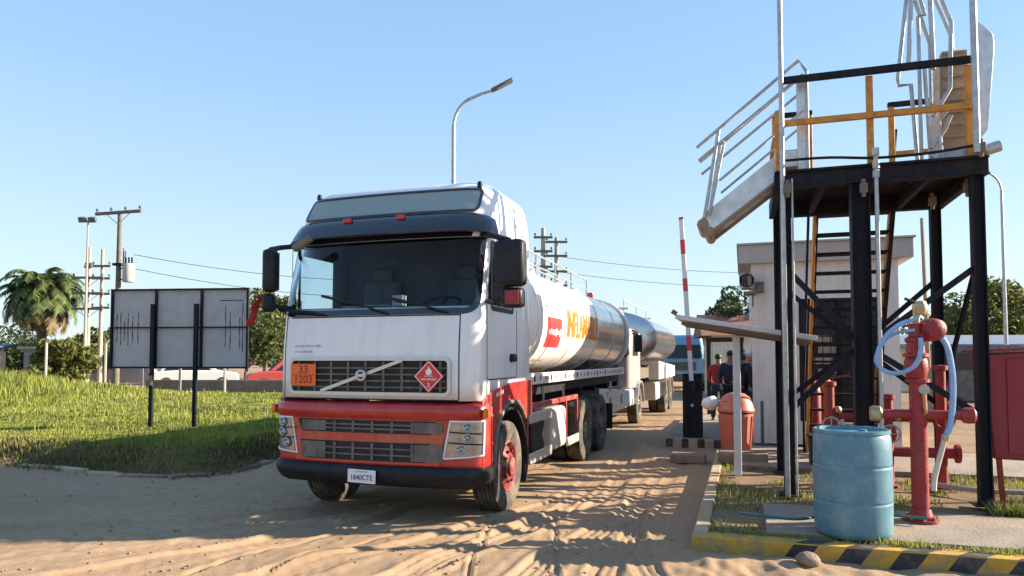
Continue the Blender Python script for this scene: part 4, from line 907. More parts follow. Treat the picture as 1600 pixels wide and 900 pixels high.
# ================================================================== STEEL ACCESS TOWER
TP = Vector((3.13, 8.0, .13))
tower = thing('access_tower', 'black steel tower with orange railings, a rear stair and two folding gangways', 'steel tower', TP, -A)
W_, D_ = 1.90, 1.70; ZD = 3.66
def part(name, m, fn, parent=tower, bevel=.006, **k):
    mb = MB(); fn(mb); return mb.build(name, m, parent, bevel=bevel, **k)
def hleg(x, y, z1=ZD-.18, wd=.12):
    def f(mb): mb.box((x-wd/2+.008, y, z1/2), (.014, wd, z1)); mb.box((x+wd/2-.008, y, z1/2), (.014, wd, z1)); mb.box((x, y, z1/2), (wd-.03, .014, z1)); mb.box((x, y, .008), (.24, .24, .016))
    return f
for x, y in ((0, 0), (W_, 0), (0, D_), (W_, D_)): part('leg', M['blackst'], hleg(x, y), bevel=0)
part('leg', M['blackst'], hleg(.77, -.0, wd=.19), bevel=0)
def beams(mb):
    for y in (0, D_): mb.box((W_/2, y, ZD-.09), (W_+.22, .08, .19)); mb.box((W_/2, y-.05 if y == 0 else y+.05, ZD-.002), (W_+.22, .06, .02)); mb.box((W_/2, y-.05 if y == 0 else y+.05, ZD-.178), (W_+.22, .06, .02))
    for x in (-.07, W_+.07): mb.box((x, D_/2, ZD-.09), (.08, D_-.09, .185))
    for x in (.42, .95, 1.48): mb.box((x, D_/2, ZD-.11), (.06, D_-.09, .13))
part('deck_frame', M['blackst'], beams)
part('deck', M['blackst'], lambda mb: mb.box((W_/2, D_/2, ZD+.02), (W_+.18, D_+.08, .016)))
# bracing: left K and right diagonals on the front, the same at the back
for (a, b) in (((.03, -.02, 2.52), (.72, -.02, 1.72)), ((.03, -.02, .96), (.72, -.02, 1.66)), ((W_-.03, -.02, 2.50), (.84, -.02, 1.70)), ((W_-.03, -.02, .94), (.84, -.02, 1.64)),
               ((.03, D_+.0, 2.52), (.95, D_, 1.72)), ((.03, D_, .96), (.95, D_, 1.68)), ((W_-.03, D_, 2.52), (1.0, D_, 1.72)), ((W_-.03, D_, .96), (1.0, D_, 1.68)),
               ((.0, .05, 2.52), (.0, D_-.05, .96)), ((W_, .05, 2.52), (W_, D_-.05, .96))):
    part('brace', M['blackst'], lambda mb: (mb.bar(a, b, .012, .065), mb.bar(Vector(a)+Vector((0, .03, .028)), Vector(b)+Vector((0, .03, .028)), .05, .010)), bevel=0)
# railing
RT_ = 4.73
part('top_rail', M['blackst'], lambda mb: mb.box((W_/2-.02, -.02, RT_), (W_+.04, .06, .075)))
part('mid_rail', M['orange'], lambda mb: mb.box((W_/2, -.02, 4.23), (W_+.05, .05, .07)))
for x, z1, wd in ((0.0-.05, 4.40, .09), (.90, RT_-.04, .07), (W_-.02, RT_-.04, .10)): part('rail_post', M['orange'], lambda mb: mb.box((x, .035, (ZD+.03+z1)/2), (wd, .05, z1-ZD-.03)))
for x, z1 in ((-.02, 4.85), (.42, 4.85), (1.42, 4.85), (W_, 4.85)): part('rail_post', M['orange'], lambda mb: mb.box((x, D_-.02, (ZD+.03+z1)/2), (.07, .05, z1-ZD-.03)))
for x0, x1 in ((-.05, .46), (1.38, W_+.03)):
    part('back_rail', M['blackst'], lambda mb: mb.box(((x0+x1)/2, D_-.02, 4.88), (x1-x0, .07, .06)))
    part('low_rail', M['orange'], lambda mb: mb.box(((x0+x1)/2, D_-.02, 4.22), (x1-x0, .04, .07)))
part('side_rail', M['orange'], lambda mb: mb.box((-.07, D_*.78, 4.3), (.05, D_*.4, .07)))
part('kick_cable', M['blackst'], lambda mb: mb.tube([(x, -.07+.01*math.sin(x*9), ZD+.10+.03*math.sin(x*3.2+1)) for x in [W_*k/16 for k in range(17)]], .016, 6), bevel=0)
# tall galvanised poles
part('lightning_pole', M['galv'], lambda mb: mb.tube([(-.03, -.13, .0), (-.03, -.13, 7.4)], .027, 12), bevel=0)
part('lightning_pole', M['galv'], lambda mb: mb.tube([(W_-.02, -.13, ZD+.03), (W_-.02, -.13, 7.4)], .034, 12), bevel=0)
part('thin_conduit', M['galv'], lambda mb: mb.tube([(.07, -.12, .0), (.07, -.12, ZD-.1)], .011, 8), bevel=0)
part('conduit', M['galv'], lambda mb: mb.tube([(.92, -.15, ZD+.13), (.92, -.15, 0)], .022, 8), bevel=0)
for z in (ZD+.12, ZD-.02, ZD-.12): part('conduit_fitting', M['galv'], lambda mb: mb.cyl((.92, -.15, z-.04), (.92, -.15, z+.04), .036, 10), bevel=0)
for x, y, z in ((W_+.02, -.12, ZD+.08), (W_-.05, .12, ZD-.28), (.80, -.12, ZD-.26), (W_-.22, D_*.5, ZD-.26), (.02, -.16, ZD-.22)):
    part('junction_box', M['wood'], lambda mb: (mb.box((x, y, z), (.08, .06, .11)), mb.cyl((x, y, z-.1), (x, y, z+.1), .025, 8)), bevel=.01)
# stair behind
s_top, s_bot = (D_+.02, ZD), (D_+2.05, .02)
for x, m_, in ((.48, 'orange'), (1.44, 'blackst')):
    part('stringer', M[m_], lambda mb: mb.bar((x, s_top[0], s_top[1]), (x, s_bot[0], s_bot[1]), .035, .17))
part('stringer_face', M['orange'], lambda mb: mb.bar((1.405, s_top[0]+.06, s_top[1]-.05), (1.405, s_bot[0]+.06, s_bot[1]+.10), .02, .10))
part('stringer_face', M['blackst'], lambda mb: mb.bar((.515, s_top[0]+.03, s_top[1]-.02), (.515, s_bot[0]+.03, s_bot[1]), .02, .14))
for k in range(14):
    q = (k+.7)/14.6; y = s_top[0]+(s_bot[0]-s_top[0])*q; z = s_top[1]+(s_bot[1]-s_top[1])*q
    part('tread', M['blackst'], lambda mb: mb.box((.96, y, z), (.88, .2, .035)))
for x in (.44, 1.48):
    part('stair_handrail', M['blackst'], lambda mb: mb.tube([(x, s_top[0], ZD+.9), (x, s_bot[0], s_bot[1]+.9), (x, s_bot[0], .02)], .02, 8), bevel=0)

# ---- left gangway, lowered
gl = thing('lowered_gangway', 'silver gangway hanging down to the left of the tower platform', 'gangway', TP)
gl.rotation_euler = (0, 0, -A)
def P3(q, y, h=0):   # q: 0 at the platform, 1 at the low end; h: height square to the slope
    ang = math.atan2(.80, 1.0); x = -.03-1.0*q-math.sin(ang)*h*-0; z = 3.86-.80*q; return Vector((x-.0, y, z+h))
ya, yb = .16, .72
def gp_(nm, m, fn, **k):
    mb = MB(); fn(mb); return mb.build(nm, m, gl, **k)
for y in (ya, yb):
    def sidep(mb, y=y):
        pl = [(-.03, .12), (-.03, -.18), (-.83, -.79), (-.90, -.78), (-.95, -.71), (-.94, -.62), (-.88, -.54)]
        mb.prism(pl, lambda a, b: Vector((a, y-.012, 3.84+b)), lambda a, b: Vector((a, y+.012, 3.84+b)))
    gp_('side_plate', M['alu'], sidep, bevel=.004)
    gp_('edge_pad', M['cardboard'], lambda mb: mb.bar((-.03, y, 3.64), (-.86, y, 3.02), .05, .04), bevel=.01)
for k in range(5):
    q = (k+.5)/5; gp_('tread', M['alu'], lambda mb: mb.box((-.05-.82*q, (ya+yb)/2, 3.75-.62*q), (.2, yb-ya-.05, .03)), bevel=.004)
gp_('end_roller', M['cardboard'], lambda mb: mb.cyl((-.92, ya-.03, 3.15), (-.92, yb+.03, 3.15), .07, 16), bevel=.01)
gp_('end_bumper', M['cardboard'], lambda mb: mb.cyl((-.85, ya-.03, 3.06), (-.85, yb+.03, 3.06), .06, 16), bevel=.01)
for y, dz in ((ya-.05, 0), (yb+.05, 0)):
    gp_('handrail', M['galv'], lambda mb: mb.tube([(-.98, y, 4.08), (.18, y, 5.0), (.26, y, 4.86), (.26, y, 3.7)], .020, 8))
    gp_('middle_rail', M['galv'], lambda mb: mb.tube([(-.96, y, 3.92), (.22, y, 4.83)], .018, 8))
    gp_('lower_rail', M['galv'], lambda mb: mb.tube([(-.72, y, 3.66), (.22, y, 4.40)], .016, 8))
    gp_('post', M['galv'], lambda mb: mb.tube([(-.90, y, 3.22), (-.72, y, 4.28)], .022, 8))
gp_('stay', M['galv'], lambda mb: mb.tube([(-.84, ya-.05, 3.26), (-.66, ya-.05, 4.12)], .018, 8))
gp_('upright', M['alu'], lambda mb: mb.bar((.20, ya-.03, 3.70), (.20, ya-.03, 4.80), .10, .05), bevel=.01)
gp_('hinge_block', M['alu'], lambda mb: mb.box((.04, (ya+yb)/2, 3.86), (.28, yb-ya+.06, .22)), bevel=.02)

# ---- right gangway, folded up
gr2 = thing('folded_gangway', 'silver gangway folded upright at the right end of the tower platform', 'gangway', TP)
gr2.rotation_euler = (0, 0, -A)
def gq(nm, m, fn, **k):
    mb = MB(); fn(mb); return mb.build(nm, m, gr2, **k)
gq('body_plate', M['cardboard'], lambda mb: mb.bar((1.78, .30, 3.72), (1.83, .42, 5.0), .26, .10), bevel=.01)
gq('tread_pack', M['cardboard'], lambda mb: [mb.box((1.77+.006*k, .235+.013*k, 3.85+.14*k), (.24, .02, .02)) for k in range(9)], bevel=.003)
gq('side_plate', M['alu'], lambda mb: mb.prism([(1.98, 3.9), (2.06, 4.0), (2.14, 4.9), (2.13, 5.03), (2.05, 5.14), (1.98, 5.2), (1.92, 5.15)], lambda a, b: Vector((a, .12, b)), lambda a, b: Vector((a, .145, b))), bevel=.004)
gq('side_plate', M['alu'], lambda mb: mb.prism([(1.60, 3.75), (1.70, 3.75), (1.74, 4.95), (1.66, 5.0), (1.60, 4.8)], lambda a, b: Vector((a, .50, b)), lambda a, b: Vector((a, .525, b))), bevel=.004)
def L2(x, y, z): return (x, y, z)
for pts, r_ in (([(1.36, .3, 5.75), (1.24, .3, 4.72), (1.25, .3, 4.64), (1.37, .3, 4.64), (1.42, .3, 3.70)], .022), ([(1.385, .22, 5.75), (1.335, .22, 4.85), (1.40, .22, 4.85)], .024), ([(1.36, .3, 5.75), (1.41, .22, 5.74)], .022),
                ([(1.45, .26, 5.4), (1.45, .26, 3.75)], .02), ([(1.45, .26, 5.4), (1.52, .26, 5.40), (1.43, .26, 5.8)], .02), ([(1.44, .34, 5.62), (1.58, .34, 5.1), (1.58, .34, 4.4)], .022),
                ([(1.56, .2, 5.65), (1.575, .2, 4.75)], .026), ([(1.56, .2, 5.65), (1.63, .2, 5.66), (1.76, .2, 5.25), (1.76, .2, 5.0)], .022), ([(1.60, .4, 5.8), (1.80, .4, 5.2), (1.84, .4, 4.8)], .02),
                ([(1.55, .15, 4.2), (1.72, .15, 4.5), (1.74, .15, 5.1)], .022), ([(1.52, .15, 3.85), (1.66, .15, 4.05), (1.72, .15, 4.2)], .022), ([(1.62, .15, 3.72), (1.60, .15, 4.15), (1.72, .15, 4.3)], .022), ([(1.50, .26, 4.85), (1.54, .26, 3.72)], .02)):
    gq('rail_tube', M['galv'], lambda mb: mb.tube(pts, r_, 8))
gq('hinge_block', M['galv'], lambda mb: mb.box((1.80, .2, 3.74), (.5, .3, .10)), bevel=.02)
gq('hinge_knob', M['galv'], lambda mb: mb.cyl((2.0, .05, 3.75), (2.14, .05, 3.79), .06, 14))

# ================================================================== YARD OBJECTS
# blue barrel
mb = MB(); b_ = [(.001, .004), (.30, .0), (.322, .02), (.332, .06), (.335, .16), (.338, .29), (.3385, .304), (.334, .311), (.334, .319), (.3385, .326), (.339, .34), (.340, .47), (.339, .606), (.3385, .620), (.334, .627), (.334, .635), (.3385, .642), (.338, .656), (.336, .78), (.332, .875), (.322, .905), (.320, .912), (.330, .918), (.330, .945), (.318, .950), (.306, .945), (.303, .915), (.001, .905)]
mb.lathe(b_, n=64); br = mb.build('barrel', M['barrel'], None, ang=50); br.location = (2.98, 6.22, .132); br.scale = (.935, .935, .965)
tag(br, 'light blue plastic barrel standing on the concrete pad in front of the tower', 'barrel')
for th in (.6, 3.7):
    mb = MB(); mb.cyl((.2*math.cos(th), .2*math.sin(th), .90), (.2*math.cos(th), .2*math.sin(th), .93), .035, 16); mb.build('bung', M['barrel'], br)
# hydrant with hose
hy = thing('hydrant_monitor', 'tall red hydrant pipe with cross arms, valve wheel and pale blue hoses', 'hydrant', (3.85, 6.70, .132), -A)
def hp_(nm, m, fn, parent=hy, **k):
    mb = MB(); fn(mb); return mb.build(nm, M[m], parent, **k)
hp_('flange', 'hyred', lambda mb: mb.lathe([(.001, 0), (.155, 0), (.155, .025), (.125, .03), (.125, .055), (.10, .06), (.09, .10), (.085, .12)], n=28))
for k in range(8):
    th = k*math.pi/4; hp_('bolt', 'brass', lambda mb: mb.cyl((.135*math.cos(th), .135*math.sin(th), .02), (.135*math.cos(th), .135*math.sin(th), .055), .013, 6))
hp_('riser', 'hyred', lambda mb: mb.lathe([(.074, .06), (.074, 1.30), (.105, 1.305), (.105, 1.335), (.083, 1.34)], n=28))
hp_('valve_body', 'hyred', lambda mb: mb.lathe([(.083, 1.34), (.09, 1.36), (.104, 1.42), (.10, 1.50), (.085, 1.54), (.11, 1.545), (.11, 1.575), (.08, 1.585), (.075, 1.68), (.09, 1.69), (.09, 1.72), (.06, 1.74), (.055, 1.86), (.001, 1.87)], n=28, o=(-.01, 0, 0)))
hp_('cross_pipe', 'hyred', lambda mb: mb.tube([(-.36, 0, 1.00), (.40, 0, 1.00)], .044, 16))
for x, m_ in ((-.36, 'brass'), (.42, 'hyred')): hp_('end_cap', m_, lambda mb: mb.lathe([(.001, -.05), (.07, -.05), (.075, -.02), (.075, .03), (.05, .05), (.001, .05)], o=(x, 0, 1.0), axis=(1, 0, 0), n=20))
hp_('lower_valve', 'hyred', lambda mb: mb.ball((.40, -.02, .99), .065, 14))
hp_('monitor_drum', 'hyred', lambda mb: mb.lathe([(.001, -.11), (.085, -.10), (.105, -.06), (.108, .02), (.09, .08), (.05, .10), (.001, .10)], o=(.13, -.02, 1.80), axis=(.35, -1, .1), n=28))
hp_('monitor_neck', 'hyred', lambda mb: mb.tube([(-.02, 0, 1.60), (.02, 0, 1.72), (.12, 0, 1.80)], .06, 14))
hp_('gauge_stem', 'brass', lambda mb: mb.tube([(0, -.02, 1.84), (0, -.02, 1.98)], .03, 12))
hp_('top_coupling', 'brass', lambda mb: mb.lathe([(.001, 1.94), (.05, 1.945), (.062, 1.98), (.066, 2.03), (.05, 2.07), (.001, 2.08)], o=(.03, -.02, 0), n=18))
hp_('lever', 'blackst', lambda mb: mb.tube([(.03, -.02, 2.04), (-.10, -.05, 2.10)], .014, 8))
hp_('pressure_gauge', 'chest', lambda mb: mb.lathe([(.001, .0), (.045, 0), (.045, .025), (.04, .028), (.001, .028)], o=(.03, -.10, 1.24), axis=(0, -1, 0), n=20))
hp_('gauge_pipe', 'brass', lambda mb: mb.tube([(.03, -.10, 1.24), (.035, -.10, 1.08), (.05, -.06, 1.02)], .014, 8))
def bez(pts, n=8):
    pts = [Vector(p) for p in pts]; out = []
    for i in range(len(pts)-1):
        p0 = pts[max(0, i-1)]; p1 = pts[i]; p2 = pts[i+1]; p3 = pts[min(len(pts)-1, i+2)]
        for k in range(n):
            t = k/n; out.append(.5*((2*p1)+(-p0+p2)*t+(2*p0-5*p1+4*p2-p3)*t*t+(-p0+3*p1-3*p2+p3)*t**3))
    return out+[pts[-1]]
hp_('hose_loop', 'hoseblue', lambda mb: mb.tube(bez([(-.0, -.05, 1.90), (-.14, -.08, 1.86), (-.28, -.10, 1.74), (-.355, -.10, 1.56), (-.33, -.10, 1.44), (-.21, -.11, 1.39), (-.07, -.13, 1.44), (.0, -.14, 1.57), (.01, -.12, 1.72)]), .021, 10))
hp_('hose_loop', 'hoseblue', lambda mb: mb.tube(bez([(-.02, -.05, 1.80), (-.2, -.02, 1.76), (-.31, .0, 1.64), (-.35, .02, 1.5), (-.27, .02, 1.40)]), .015, 8))
hp_('drain_hose', 'hoseblue', lambda mb: mb.tube(bez([(.20, -.06, 1.72), (.245, -.08, 1.60), (.275, -.08, 1.30), (.25, -.08, .95), (.20, -.08, .80)]), .026, 10))
hp_('hose_end', 'hosebeige', lambda mb: mb.tube(bez([(.20, -.08, .80), (.15, -.07, .6), (.11, -.06, .42), (.10, -.06, .30)]), .024, 10))
hp_('hose_clamp', 'brass', lambda mb: mb.cyl((.205, -.08, .82), (.195, -.08, .77), .036, 12))
# valve manifold behind
mf = thing('valve_manifold', 'cluster of red upright pipes with hand wheels behind the red hydrant', 'pipework', (4.30, 8.55, .13), -A)
def mp(nm, m, fn, **k):
    mb = MB(); fn(mb); return mb.build(nm, M[m], mf, **k)
for i, x in enumerate((-.42, -.05, .22, .80)):
    h = (1.25, .95, 1.1, 1.45)[i]
    mp('riser', 'hyred', lambda mb: mb.lathe([(.11, 0), (.11, .03), (.055, .035), (.055, h*.5), (.085, h*.5+.01), (.085, h*.5+.03), (.10, h*.5+.08), (.085, h*.5+.16), (.085, h*.5+.18), (.055, h*.5+.19), (.055, h-.06), (.08, h-.05), (.08, h), (.001, h+.01)], o=(x, .08*(i % 2), 0), n=18))
    c = Vector((x, .08*(i % 2)-.16, h*.5+.10)); mp('hand_wheel', 'hyred' if i % 2 else 'chest', lambda mb: (mb.tube([c+Vector((math.cos(t), 0, math.sin(t)))*.10 for t in [2*math.pi*k/20 for k in range(21)]], .012, 6, cap=False), mb.tube([c-Vector((.1, 0, 0)), c+Vector((.1, 0, 0))], .008, 6), mb.tube([c-Vector((0, 0, .1)), c+Vector((0, 0, .1))], .008, 6), mb.tube([c, c+Vector((0, .14, 0))], .016, 8)))
    mp('gate_cap', 'brass', lambda mb: mb.ball((x+.09, .0, h*.5+.28), .05, 10))
mp('manifold_pipe', 'hyred', lambda mb: mb.tube([(-.55, .04, .42), (.95, .04, .42)], .06, 16)); mp('manifold_pipe', 'hyred', lambda mb: mb.tube([(-.42, .04, .82), (.80, .06, .82)], .045, 16))
for x in (-.55, .95): mp('flange', 'hyred', lambda mb: mb.lathe([(.001, -.02), (.11, -.02), (.11, .02), (.001, .02)], o=(x, .04, .42), axis=(1, 0, 0), n=20))
mp('drain_hose', 'hosebeige', lambda mb: mb.tube(bez([(-.30, -.1, .8), (-.22, -.16, .5), (-.15, -.2, .15), (-.02, -.22, .03)]), .022, 8))
mp('red_valve_lever', 'hyred', lambda mb: mb.bar((-.45, -.1, 1.28), (-.2, -.1, 1.34), .03, .02))
# red hose cabinet
cbn = thing('hose_cabinet', 'dark red metal hose cabinet on legs at the right edge', 'hose cabinet', (5.0, 7.45, .11), -A)
mb = MB(); w0, w1 = 1.0, 1.0
mb.prism([(.06, .50), (1.05, .47), (1.05, 1.66), (-.02, 1.60)], lambda a, b: Vector((a, 0, b)), lambda a, b: Vector((a, .42, b))); bx = mb.build('cabinet_body', M['cabred'], cbn, bevel=.015)
mb = MB(); mb.box((.5, .20, 1.665), (1.2, .50, .03), Matrix.Rotation(R(-3.2), 3, 'Y')); mb.build('cabinet_lid', M['cabred'], cbn, bevel=.008)
mb = MB(); mb.box((.62, -.008, 1.05), (.86, .012, 1.0)); dr = mb.build('cabinet_door', M['cabred'], cbn, bevel=.004)
for x, y in ((.14, .04), (.96, .04), (.14, .38), (.96, .38)): mb = MB(); mb.bar((x, y, .0), (x-.03, y, .52), .045, .045); mb.build('leg', M['hyred'], cbn)
# canopy on its post
cn = thing('tilted_canopy', 'tilted grey sheet canopy on a white post beside the barrier', 'canopy', (2.98, 9.35, .13), -A)
mb = MB(); rot = Matrix.Rotation(R(10.0), 3, 'Y'); mb.box((.10, .12, 1.92), (1.72, .95, .03), rot)
mb.build('sheet', M['galv'], cn, bevel=.006)
mb = MB(); mb.box((.10, -.365, 1.935), (1.74, .02, .06), rot); mb.build('edge_trim', M['boomw'], cn, bevel=.004)
for y in (-.25, .12, .5): mb = MB(); mb.box((.10, y, 1.865), (1.60, .05, .04), rot); mb.build('purlin', M['wood'], cn)
mb = MB(); mb.box((0, 0, .92), (.095, .095, 1.84)); mb.build('post', M['boomw'], cn, bevel=.008)
mb = MB(); mb.tube([(-.74, -.36, 2.12), (-.80, -.37, 2.16)], .03, 8); mb.build('rusty_end', M['tile'], cn)
# litter bin
bn = thing('litter_bin', 'salmon orange litter bin with a domed lid behind the white canopy post', 'litter bin', (3.58, 11.3, .162), -A)
mb = MB(); mb.lathe([(.001, 0), (.19, 0), (.205, .02), (.215, .06), (.262, .62), (.262, .65), (.25, .655), (.001, .655)], n=28); bb = mb.build('bin_body', M['binor'], bn, ang=40)
mb = MB()
for k in range(14):
    th = 2*math.pi*k/14; mb.bar((.212*math.cos(th), .212*math.sin(th), .06), (.264*math.cos(th), .264*math.sin(th), .60), .03, .012)
mb.build('ribs', M['binor'], bb, bevel=.004)
mb = MB(); mb.lathe([(.275, .655), (.285, .67), (.285, .70), (.27, .72), (.255, .80), (.21, .89), (.14, .945), (.06, .965), (.001, .97)], n=28); mb.build('lid', M['binor'], bn, ang=50)
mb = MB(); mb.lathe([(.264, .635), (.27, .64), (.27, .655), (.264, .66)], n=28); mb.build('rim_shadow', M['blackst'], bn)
mb = MB(); mb.grid(lambda i, j: Vector(((.262-.02*j)*math.cos(-2.6+.07*i), (.262-.02*j)*math.sin(-2.6+.07*i), .74+.09*j)), 8, 2); mb.build('bin_opening', M['gridgap'], bn)
bag = MB(); bag.ball((0, 0, 0), .13, 14, sc3=(1.1, .9, .85))
for i, v in enumerate(bag.v): q = 1+.25*noise.noise(Vector(v)*16); bag.v[i] = (v[0]*q, v[1]*q, v[2]*q)
bo = bag.build('paper_bundle', M['sign' 'white'], None, ang=80); bo.location = (3.21, 11.42, .95); tag(bo, 'crumpled pale bag bulging from the left side of the orange bin', 'bag')
# block under the bin
mb = MB(); mb.box((0, 0, .07), (.7, .5, .16)); o = mb.build('concrete_block', M['stone'], None, bevel=.02); o.location = (3.45, 10.6, .13); o.rotation_euler = (0, 0, -A); tag(o, 'dark concrete block in the soil in front of the orange bin', 'block')
# barrier
ba = thing('barrier_gate', 'dark barrier post with its red and white arm raised', 'barrier', (3.53, 13.8, .15), -A)
mb = MB(); mb.box((0, 0, .60), (.36, .34, 1.20)); bp2 = mb.build('housing', M['blackst'], ba, bevel=.02)
mb = MB(); mb.box((0, 0, 1.215), (.38, .36, .03)); mb.build('housing_cap', M['blackst'], ba, bevel=.01)
mb = MB(); mb.lathe([(.001, 0), (.03, 0), (.03, .012), (.001, .014)], o=(0, -.172, .62), axis=(0, -1, 0), n=16); mb.build('lock', M['chest'], ba)
p0 = Vector((0, -.22, .98)); p1 = Vector((-.17, -.22, 4.28)); mb = MB(); mb.bar(p0, p1, .085, .05, up=(0, 1, 0)); am = mb.build('boom', M['boomw'], ba, bevel=.01)
for q0, q1 in ((.985, 1.0), (.78, .865), (.56, .635), (.21, .30)):
    mb = MB(); mb.bar(p0.lerp(p1, q0), p0.lerp(p1, q1), .089, .054, up=(0, 1, 0)); mb.build('red_band', M['boomr'], am)
mb = MB(); mb.cyl((0, -.26, 1.0), (0, -.17, 1.0), .10, 20); mb.build('boom_hub', M['blackst'], ba)
# striped nose of the barrier island
isl = thing('island_kerb', 'worn kerb with black blocks along the near end of the barrier island', 'kerb', kw(7.36, -1.04), -A)
mb = MB(); mb.box((.56, 0, .045), (1.14, .10, .22)); mb.build('kerb_body', M['paleyellow'], isl, bevel=.015)
for k in range(4): mb = MB(); mb.box((.14+k*.29, -.005, .045), (.13, .11, .226)); mb.build('stripe', M['kerbblack'], isl, bevel=.012)
mb = MB(); mb.box((0, 0, .04), (.55, .35, .14)); o = mb.build('dark_plank', M['stone'], None, bevel=.015); o.location = (2.86, 11.5, 0.02); o.rotation_euler = (0, 0, -A); tag(o, 'dark flat slab lying on the sand at the end of the pale kerb', 'slab')
# garden hose on the ground
mb = MB(); hs = [(2.15, 6.75), (2.35, 6.6), (2.6, 6.48), (2.9, 6.62), (3.3, 6.75), (3.8, 6.5)]
mb.tube(bez([(x, y, .20) for x, y in hs]), .014, 8); tag(mb.build('garden_hose', M['teal'], None), 'dark green hose lying on the ground behind the blue barrel', 'hose')
mb = MB(); mb.tube(bez([(4.9, 8.3, .2), (5.3, 7.9, .19), (6.2, 7.7, .2)]), .03, 8); tag(mb.build('ground_pipe', M['polecon'], None), 'pale pipe lying on the grass behind the red cabinet', 'pipe')

# ================================================================== SMALL BUILDING
BP = Vector((4.42, 12.95, .13)); BA = -A
bl = thing('guard_building', 'small beige flat roofed building behind the steel tower', 'building', BP, BA)
def bp3(nm, m, fn, parent=bl, **k):
    mb = MB(); fn(mb); return mb.build(nm, M[m] if isinstance(m, str) else m, parent, **k)
LW = 2.42; HW = 3.28
def front_wall(mb):  # wall with a wide opening 0.85..2.15 x 0.45..2.6
    for x0, x1, z0, z1 in ((0, .80, 0, HW), (2.15, LW, 0, HW), (.80, 2.15, 2.62, HW), (.80, 2.15, 0, .42)): mb.box(((x0+x1)/2, .09, (z0+z1)/2), (x1-x0, .18, z1-z0))
bp3('wall', 'wall', front_wall); bp3('wall', 'wall', lambda mb: mb.box((.09, 2.18, HW/2), (.18, 3.99, HW))); bp3('wall', 'wall', lambda mb: mb.box((LW-.09, 2.18, HW/2), (.18, 3.99, HW))); bp3('wall', 'wall', lambda mb: mb.box((LW/2, 4.26, HW/2), (LW, .18, HW)))
bp3('roof', 'fascia', lambda mb: mb.box((LW/2, 2.15, HW+.17), (LW+.44, 4.6, .34)), bevel=.01)
bp3('roof_drip', 'fascia', lambda mb: mb.box((LW/2, 2.15, HW+.355), (LW+.50, 4.7, .03)))
wn = bp3('window', 'blackst', lambda mb: [mb.box((1.475, .02, z), (1.35, .05, .05)) for z in (.445, 2.595)]+[mb.box((x, .02, 1.52), (.05, .05, 2.1)) for x in (.825, 1.475, 2.125)], bevel=.005)
bp3('pane', 'pane', lambda mb: mb.box((1.475, .12, 1.52), (1.33, .01, 2.14)), parent=wn)
bp3('grille', 'blackst', lambda mb: [mb.box((1.475, -.005, .58+.17*k), (1.33, .015, .022)) for k in range(12)]+[mb.box((.93+.13*k, -.02, 1.52), (.014, .014, 2.1)) for k in range(9)], parent=wn)
for k in range(5): bp3('louvre', 'chest', lambda mb: mb.box((1.2+.07*(k % 2), .08, 1.9-.2*k), (.3, .02, .12), Matrix.Rotation(R(20), 3, 'X')), parent=wn)
ac = thing('air_conditioner', 'grey air conditioner box high on the left corner of the small building', 'air conditioner', BP+Vector((-.12, -.10, 2.95)), BA)
mb = MB(); mb.box((0, 0, 0), (.20, .4, .28)); mb.build('casing', M['chest'], ac, bevel=.02); mb = MB(); mb.lathe([(.001, 0), (.12, 0), (.13, .015), (.12, .02)], o=(0, -.20, 0), axis=(0, -1, 0), n=20); mb.build('fan_guard', M['blackst'], ac)
mb = MB(); mb.box((.05, .0, -.22), (.22, .4, .05)); mb.box((.1, -.1, -.35), (.03, .03, .25)); mb.build('bracket', M['wood'], ac)
bx2 = MB(); bx2.box((0, 0, 0), (.15, .08, .2)); o = bx2.build('junction_box', M['wood'], None, bevel=.01); o.location = BP+Vector((.13, -.06, 2.85)); o.rotation_euler = (0, 0, BA); tag(o, 'small brown box fixed high on the beige wall under the roof edge', 'junction box')
mb = MB(); mb.tube([(0, 0, 0), (0, 0, .78)], .028, 10); o = mb.build('bollard', M['teal'], None); o.location = (4.37, 12.35, .15); tag(o, 'thin dark teal post standing before the beige wall', 'post')
# clutter under the stair: bench and cylinders
bc = thing('steel_bench', 'low dark steel bench in the shade under the stair', 'bench', (4.2, 10.2, .14), -A)
mb = MB(); mb.box((.6, 0, .42), (1.1, .4, .04)); mb.build('seat', M['blackst'], bc, bevel=.01)
for x in (.1, 1.1): mb = MB(); mb.box((x, 0, .2), (.04, .36, .4)); mb.build('leg', M['blackst'], bc)
for i, (x, y, h, m_, lb_) in enumerate(((4.95, 11.6, 1.2, 'cabred', 'dark red gas cylinder leaning nearest the stair foot'), (5.2, 11.7, 1.25, 'orange', 'orange gas cylinder right of the dark red one by the building window'))):
    mb = MB(); mb.lathe([(.001, 0), (.11, 0), (.115, .03), (.115, h*.8), (.09, h*.9), (.04, h*.94), (.04, h), (.001, h)], n=20); o = mb.build('gas_cylinder', M[m_], None); o.location = (x, y, .162); tag(o, lb_, 'gas cylinder')

